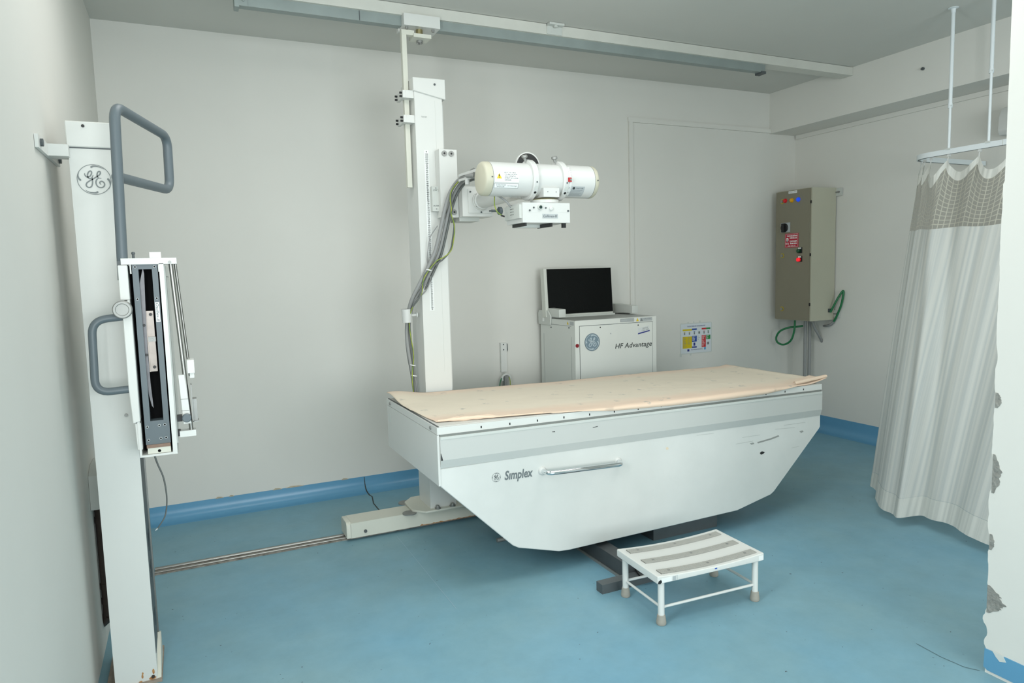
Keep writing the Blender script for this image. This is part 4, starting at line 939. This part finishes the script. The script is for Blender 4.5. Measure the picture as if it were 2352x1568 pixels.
def curt(u, s, z):
    a, c = lerp_pl(top_pl, u), lerp_pl(bot_pl, u)
    s_ = s**.92; p = a*(1-s_)+c*s_
    f = u*8; fc = 3.05+1.3*s; d_ = f-fc
    k = .045*math.exp(-((d_+.30)/.34)**2)*(.5+.5*min(1, s*4)) - .035*math.exp(-((d_-.30)/.30)**2)
    k += math.sin(f*2*PI*.8+1.0)*.007*min(1, .3+2*s) + math.sin(f*2*PI*2.1+.5)*.0025*(1-.6*s) + .008*noise.noise((f*1.2, s*1.0, 1)) + .0012*noise.noise((f*7, s*1.5, 4))
    if s < .12: k += .05*droop(u)/.08*(1-s/.12)*(1 if u < .40 else .4) + .012*noise.noise((f*9, s*22, 8))*(1-s/.12)
    p = p + V((-k, -k*.25, 0)); p.z = z; return p
def zrow(u, name, v):
    zt = ZT-droop(u)
    bw = .052 if u > .36 else .062
    if name == 'band': return zt - v*bw
    if name == 'net': return (zt-bw*.97)*(1-v)+(ZN+.004*math.sin(u*30))*v
    if name == 'cloth': return (ZN+.004*math.sin(u*30))*(1-v)+(ZH+.012*math.sin(u*11))*v
    return (ZH+.012*math.sin(u*11))*(1-v)+(ZBOT+.02*max(0, .2-u)*5+.012*math.sin(u*11))*v
def cfn(name):
    def f(u, v):
        z = zrow(u, name, v); s = (ZT-z)/(ZT-ZBOT); return curt(u, max(0, s), z)
    return f
CU = thing('privacy_curtain', 'white striped privacy curtain with net top hanging from the curved track', 'curtain', (3.9, 2.35, .06))
cf = cfn('cloth'); B().grid(cf, 160, 40, lambda u, v: (u*1.5, v*1.4)).build('curtain_cloth', curtain_mat('cloth'), CU, 180)
B().grid(cfn('net'), 160, 14, lambda u, v: (u*1.45, v*.36)).build('net_panel', curtain_mat('net'), CU, 180)
def thick(fn, e): return lambda u, v: fn(u, v)+V((-e, -e*.3, 0))
B().grid(thick(cfn('band'), .002), 160, 6, lambda u, v: (u*1.5, v*.05)).build('heading_band', curtain_mat('band'), CU, 180)
B().grid(thick(cfn('hem'), .0025), 160, 6, lambda u, v: (u*1.5, v*.1)).build('bottom_hem', curtain_mat('hem'), CU, 180)
for i, y in enumerate(hooks[:7]):
    p = lerp_pl(top_pl, i/8); q_ = curt(i/8, 0, ZT)
    B().tube(catmull([V((p.x, p.y, 2.082)), V((p.x, p.y, 2.07)), q_+V((-.004, 0, .006)), q_+V((-.006, 0, -.012))], 4), .003, 8).box(p.x-.007, p.x+.007, p.y-.007, p.y+.007, 2.068, 2.081).build('curtain_hook', WHITE_P, CU, 60)

# ================================================================= CHEST STAND
S2 = thing('chest_xray_stand', 'tall white upright cassette stand with grey grab handles near the left wall', 'x-ray stand', (-.254, 2.85, 0))
sx0, sx1, sy0, sy1 = -.322, -.187, 2.75, 2.94
B().box(sx0, sx1, sy0, sy1, .008, 1.93, .004).build('column', WHITE, S2)
B().box(sx1-.001, sx1+.0012, sy0+.012, sy1-.03, .10, 1.45).build('guide_channel', DGREY, S2)
B().box(sx1-.001, sx1+.006, sy1-.028, sy1-.018, .10, 1.45, .001, 1).build('guide_strip', STEEL, S2)
b = B()
for z, h in ((.52, .02), (.47, .055), (.40, .02), (.37, .02), (.185, .05)): b.box(sx1+.001, sx1+.002, sy0+.06, sy0+.11, z, z+h)
b.build('channel_marks', BLACK, S2)
b = B().prism([(sy0-.006, 1.904), (sy0-.006, 1.988), (sy1+.03, 1.988), (sy1+.03, 1.87), (sy1+.005, 1.90)], 'x', sx0-.004, sx1+.006, .003, 1); cp = b.build('column_cap', WHITE, S2)
p = aY(190, 289, sy0-.0065); B().cyl(p, p+V((0,-.002,0)), .005, 12).build('screw_hole', BLACK, cp)
B().box(sx0-.002, sx1+.002, sy0-.0008, sy0+.02, 1.900, 1.904).build('cap_joint', DGREY, S2)
ecx = aY(210, 412, sy0-.001); emblem(V((-.2545, sy0-.0012, ecx.z)), (1,0,0), (0,0,1), .0505, INKG, S2)
bp = B().box(-.384, -.374, 2.55, 2.955, 1.866, 1.906, .002, 1).box(-.376, sx0+.004, 2.715, 2.79, 1.868, 1.906, .003, 1).build('wall_bracket', WHITE, S2)
for y in (2.585, 2.93): B().cyl((-.374, y, 1.886), (-.366, y, 1.886), .012, 8).build('bolt', DGREY, bp)
B().cyl((sx0-.002, 2.765, 1.895), (sx0-.012, 2.765, 1.895), .006, 8).build('bolt', DULL, S2)
B().box(-.352, -.172, 2.738, 3.0, 0, .010, .001, 1).build('base_plate', RUST, S2)
B().prism([(sy0+.002, .01), (sy1, .01), (sy1, .10), (sy1-.03, .11)], 'x', sx1, sx1+.012).build('base_gusset', CREAM, S2)
p = aY(352, 1553, sy0-.001); B().cyl((p.x, sy0, max(p.z, .016)), (p.x, sy0-.004, max(p.z, .016)), .006, 10).build('bolt', BROWN, S2)
b = B()
for x, z, w, h in ((-.215, .010, .024, .012), (-.203, .03, .008, .02), (-.238, .022, .006, .016), (-.248, .009, .012, .006), (-.236, .036, .005, .01)):
    b.poly([(x+w*(.5+.5*math.cos(a)*(1+.3*noise.noise((a, x*50, z*50)))), sy0-.0006, z+h*(.5+.5*math.sin(a))) for a in [k*PI/6 for k in range(12)]])
b.build('rust_stain', RUSTY, S2, None)
p = aY(290, 953, sy0); B().cyl((p.x, sy0, p.z), (p.x, sy0-.005, p.z), .006, 10).build('screw', DULL, S2)
# carriage with handles
b = B().prism([(-.196, 1.395), (-.168, 1.395), (-.168, 1.508), (-.196, 1.508)], 'y', 2.596, 2.745, .002, 1)
b.prism([(-.193, 1.392), (-.172, 1.392), (-.166, 1.36), (-.166, .990), (-.188, .985), (-.193, 1.1)], 'y', 2.596, 2.745, .002, 1)
b.prism([(-.184, .984), (-.166, .984), (-.166, .892), (-.182, .892)], 'y', 2.604, 2.745, .002, 1)
cg = b.build('carriage', WHITE, S2)
hp = fillet([(-.184, 2.622, 1.46), (-.171, 2.634, 2.022), (-.027, 3.02, 2.002), (-.030, 3.02, 1.80), (-.180, 2.628, 1.795)], .05, 8)
B().tube(hp, .0165, 16).build('overhead_grab_bar', GREYB, S2, 60)
B().box(-.1975, -.1865, 2.6045, 2.64, 1.5085, 1.522).build('bar_socket', DGREY, S2)
a, c = aY(213, 733, 2.6), aY(215, 903, 2.6)
hp = fillet([(-.186, 2.615, a.z+.004), (-.282, 2.60, a.z-.004), (-.288, 2.60, c.z), (-.184, 2.615, c.z+.002)], .045, 8)
B().tube(hp, .0125, 14).build('side_grab_handle', GREYB, S2, 60)
kp = aY(281, 711, 2.57)
B().lathe((kp.x, 2.60, kp.z), (0,-1,0), [(0, .012), (.012, .012), (.012, .026), (.016, .029), (.034, .029), (.038, .026), (.038, .020), (.036, .018), (.036, .001)], 32).build('lock_knob', DULL, S2)
# cassette housing
b = B().box(-.176, -.169, 2.60, 3.07, .868, 1.50).box(-.176, -.062, 2.602, 3.07, .866, .873).box(-.076, -.062, 2.60, 3.07, .866, 1.512, .002, 1).box(-.176, -.062, 3.062, 3.07, .87, 1.51)
hs = b.build('cassette_housing', WHITE, S2)
b = B().box(-.186, -.022, 2.600, 2.66, 1.510, 1.530, .002, 1).box(-.176, -.062, 2.65, 3.07, 1.512, 1.528, .001, 1).box(-.102, -.068, 2.615, 2.70, 1.528, 1.55, .002, 1); b.build('top_plate', WHITE, S2)
B().cyl((-.150, 2.63, 1.53), (-.150, 2.63, 1.545), .004, 8).sphere((-.150, 2.63, 1.547), .006, 10).build('catch_pin', DGREY, S2)
B().box(-.0625, -.058, 2.615, 3.07, .90, 1.505, .001, 1).build('front_panel', GREYW, S2)
b = B().box(-.0582, -.0574, 2.66, 2.662, .93, 1.47).box(-.0582, -.0574, 2.66, 3.0, 1.468, 1.47); b.build('panel_line', INKG, S2)
B().box(-.166, -.079, 2.665, 3.06, .878, 1.508).build('inner_case', PIT, S2)
b = B().box(-.156, -.138, 2.612, 2.66, .985, 1.512).box(-.098, -.081, 2.612, 2.66, .985, 1.512).box(-.138, -.098, 2.612, 2.66, 1.494, 1.512).box(-.156, -.081, 2.612, 2.66, .905, .985)
gf = b.build('grid_frame', GREYB, S2)
for x, z in ((-.147, 1.502), (-.090, 1.502), (-.147, 1.396), (-.090, 1.397), (-.148, .966), (-.112, .968), (-.095, .969), (-.147, .921), (-.110, .923), (-.094, .924)):
    sc_ = B().cyl((x, 2.612, z), (x, 2.6105, z), .0045, 14).build('screw_rim', STICKG, gf); B().cyl((x, 2.6105, z), (x, 2.6100, z), .0028, 10).build('screw_hole', PIT, sc_)
b = B().box(-.162, -.158, 2.606, 2.62, 1.48, 1.512).box(-.079, -.075, 2.606, 2.62, 1.485, 1.512); b.build('retaining_clip', WHITE, S2)
bl = [(328, 615), (331, 628), (335, 720), (339, 800), (346, 880), (353, 936), (349, 931), (342, 905), (337, 870), (331, 800), (325, 735), (319, 695), (319, 660), (323, 640)]
b = B().prism([(aY(x, y, 2.63).x, aY(x, y, 2.63).z) for x, y in bl], 'y', 2.626, 2.632); b.build('spring_blade', mat('blade_steel', (120, 119, 122), .5, .6, var=.25, scale=20), S2)
x0, x1 = aY(341, 780, 2.64).x, aY(357, 780, 2.64).x
lb_ = B().box(x0, x1, 2.634, 2.648, 1.15, 1.355, .001, 1).box(x0-.003, x0, 2.63, 2.648, 1.15, 1.355).build('latch_plate', mat('latch_steel', (150, 142, 136), .4, .7, var=.2, scale=30), S2)
for z in (1.343, 1.165): B().cyl(((x0+x1)/2+.002, 2.634, z), ((x0+x1)/2+.002, 2.628, z), .005, 10).build('bolt', BLACK, lb_)
B().box(x0, x1+.002, 2.626, 2.64, 1.252, 1.268, .001, 1).cyl(((x0+x1)/2, 2.626, 1.26), ((x0+x1)/2, 2.622, 1.26), .004, 8).build('latch_catch', DULL, S2)
for px, py in ((331, 747), (337, 815)): p = aY(px, py, 2.625); B().cyl(p, p+V((0,-.004,0)), .0045, 10).build('blade_screw', BLACK, S2)
ol = B().box(-.0965, -.0838, 2.6108, 2.612, 1.372-.066+.012, 1.384).build('name_label', STICK, gf)
lettering("Oscillex-II", (-.0902, 2.6104, 1.351), (0,0,-1), (1,0,0), w=.060, h=.0085, mtl=INK, parent=ol, shear=.2, bold=.01)
B().box(-.154, -.082, 2.606, 2.655, .894, .905).build('wood_packing', mat('wood_strip', (142, 116, 102), .7, var=.25, scale=30), S2)
b = B().box(-.152, -.082, 2.608, 2.655, .874, .894, .002, 1); bb = b.build('stop_block', CREAM, S2); B().cyl((-.117, 2.608, .882), (-.117, 2.6072, .882), .005, 12).build('screw_hole', PIT, bb)
# front chin guide
r0, r1 = V((-.041, 2.625, 1.512)), V((-.014, 2.625, .925))
B().cyl(r0, r1, .0068, 14).build('guide_rod', STEEL, S2)
B().cyl(r0+V((.013, .05, 0)), V((-.006, 2.675, 1.12)), .0048, 12).build('guide_rod', STEEL, S2)
B().cyl(r0+V((-.002,-.020,.004)), r0+V((-.002,-.028,.004)), .005, 10).build('screw', DULL, S2)
b = B()
pa, pb_ = aY(414, 861, 2.61), aY(441, 962, 2.61)
b.hull8([(pa.x, 2.605, .965), (pa.x+.024, 2.605, .965), (pa.x+.024, 2.65, .965), (pa.x, 2.65, .965), (pa.x-.006, 2.605, pa.z), (pa.x+.012, 2.605, pa.z), (pa.x+.012, 2.65, pa.z), (pa.x-.006, 2.65, pa.z)], .001, 1)
gs = b.build('guide_slider', WHITE, S2)
for z in (1.05, 1.01): B().box(pa.x-.005, pa.x+.02, 2.6042, 2.605, z, z+.0012).build('slider_line', DGREY, gs)
a, c = aY(429, 826, 2.64), aY(448, 866, 2.64)
B().box(a.x, c.x, 2.62, 2.68, a.z-.045, a.z, .002, 1).box(a.x+.006, c.x-.002, 2.63, 2.67, c.z, a.z-.04, .001, 1).build('chin_hook', WHITE, S2)
a, c = aY(442, 915, 2.63), aY(455, 963, 2.63)
B().box(a.x, c.x, 2.62, 2.66, c.z, a.z, .001, 1).box(a.x-.003, a.x, 2.612, 2.66, c.z-.003, a.z+.05).box(a.x-.003, c.x+.003, 2.612, 2.66, c.z-.004, c.z).build('marker_pocket', DULL, S2)
p = aY(429, 958, 2.60); B().lathe((p.x, 2.61, p.z), (0,-1,0), [(0, .006), (.01, .006), (.01, .0125), (.014, .0145), (.028, .0145), (.031, .012)], 24).build('slider_knob', GREYB, S2)
a, c = aY(413, 992, 2.62), aY(451, 998, 2.62)
B().box(a.x, c.x, 2.612, 2.65, c.z-.001, a.z+.004, .001, 1).build('lower_bar', WHITE, S2)
for px, py, w in ((408, 994, .010), (413, 960, .008)): p = aY(px, py, 2.63); B().box(p.x-w, p.x+w, 2.62, 2.65, p.z-.010, p.z+.010, .001, 1).build('rubber_spacer', BLACK, S2)
cp_ = [aY(x, y, 2.85) for x, y in ((353, 1040), (362, 1065), (375, 1095), (382, 1130), (383, 1160), (379, 1185), (369, 1203), (362, 1213))]
B().tube(catmull(cp_, 8), lambda t_: .0033-.0012*t_, 8).build('trailing_cable', CABLED, S2, 60)
B().cyl(cp_[-1], aY(357, 1218, 2.85), .0028, 8, .0012).build('cable_tip', STICK, S2)

# pipe and box behind it
t = thing('drain_pipe', 'brown drain pipe on the left wall behind the cassette stand', 'pipe', (-.35, 3.15, .12))
B().cyl((-.358, 3.10, .14), (-.358, 3.10, .60), .025, 16).build('pipe', BROWN, t)
for z in (.53, .26, .20): B().cyl((-.358, 3.10, z-.012), (-.358, 3.10, z+.012), .0265, 16).build('pipe_collar', BROWN, t)
B().cyl((-.358, 3.10, .141), (-.392, 3.13, .095), .025, 16, .018).build('pipe_elbow', BROWN, t)
tag(B().prism([(3.03, .588), (3.23, .588), (3.23, .75), (3.10, .75), (3.03, .722)], 'x', XL, -.300, .004).build('wall_box', GREYW), 'small pale box on the left wall above the brown pipe', 'box')

# ================================================================= LIGHT AND CAMERA
def area(name, loc, rot, sx, sy, power, col):
    l = bpy.data.lights.new(name, 'AREA'); l.shape = 'RECTANGLE'; l.size, l.size_y = sx, sy; l.energy = power; l.color = col
    o = bpy.data.objects.new(name, l); C.objects.link(o); o.location = loc; o.rotation_euler = [math.radians(a) for a in rot]; return o
area('overhead_light', (2.3, 1.9, 2.88), (0, 0, 0), 1.6, 1.2, 22, (1.0, 1.0, .975))
area('overhead_light', (.45, 2.75, 2.88), (0, 0, 0), .9, .9, 13, (1.0, 1.0, .975))  # unseen fill added overhead to brighten the back-left floor and table end
area('window_daylight', (1.4, -3.05, 1.35), (90, 0, 0), 3.2, 1.7, 178, (.93, .985, .995))
area('window_daylight', (-.37, 1.47, 1.75), (90, 0, -90), .5, 1.6, 36, (.93, .985, .995))
w = bpy.data.worlds.new('world'); bpy.context.scene.world = w; w.use_nodes = True
w.node_tree.nodes['Background'].inputs[0].default_value = (.75, .82, .85, 1); w.node_tree.nodes['Background'].inputs[1].default_value = .3
cd = bpy.data.cameras.new('camera'); cd.sensor_width = 36; cd.lens = F_PX/2352*36; cd.clip_start = .05
co = bpy.data.objects.new('camera', cd); C.objects.link(co)
mw = Matrix((AX[0], -AX[1], -AX[2])).transposed().to_4x4(); mw.translation = CAM; co.matrix_world = mw
sc = bpy.context.scene; sc.camera = co
sc.view_settings.view_transform = 'Standard'; sc.view_settings.look = 'None'; sc.view_settings.gamma = 1; sc.view_settings.use_curve_mapping = False
sc.view_settings.exposure = -0.1
sc.cycles.max_bounces = 8; sc.cycles.diffuse_bounces = 5; sc.cycles.transparent_max_bounces = 12
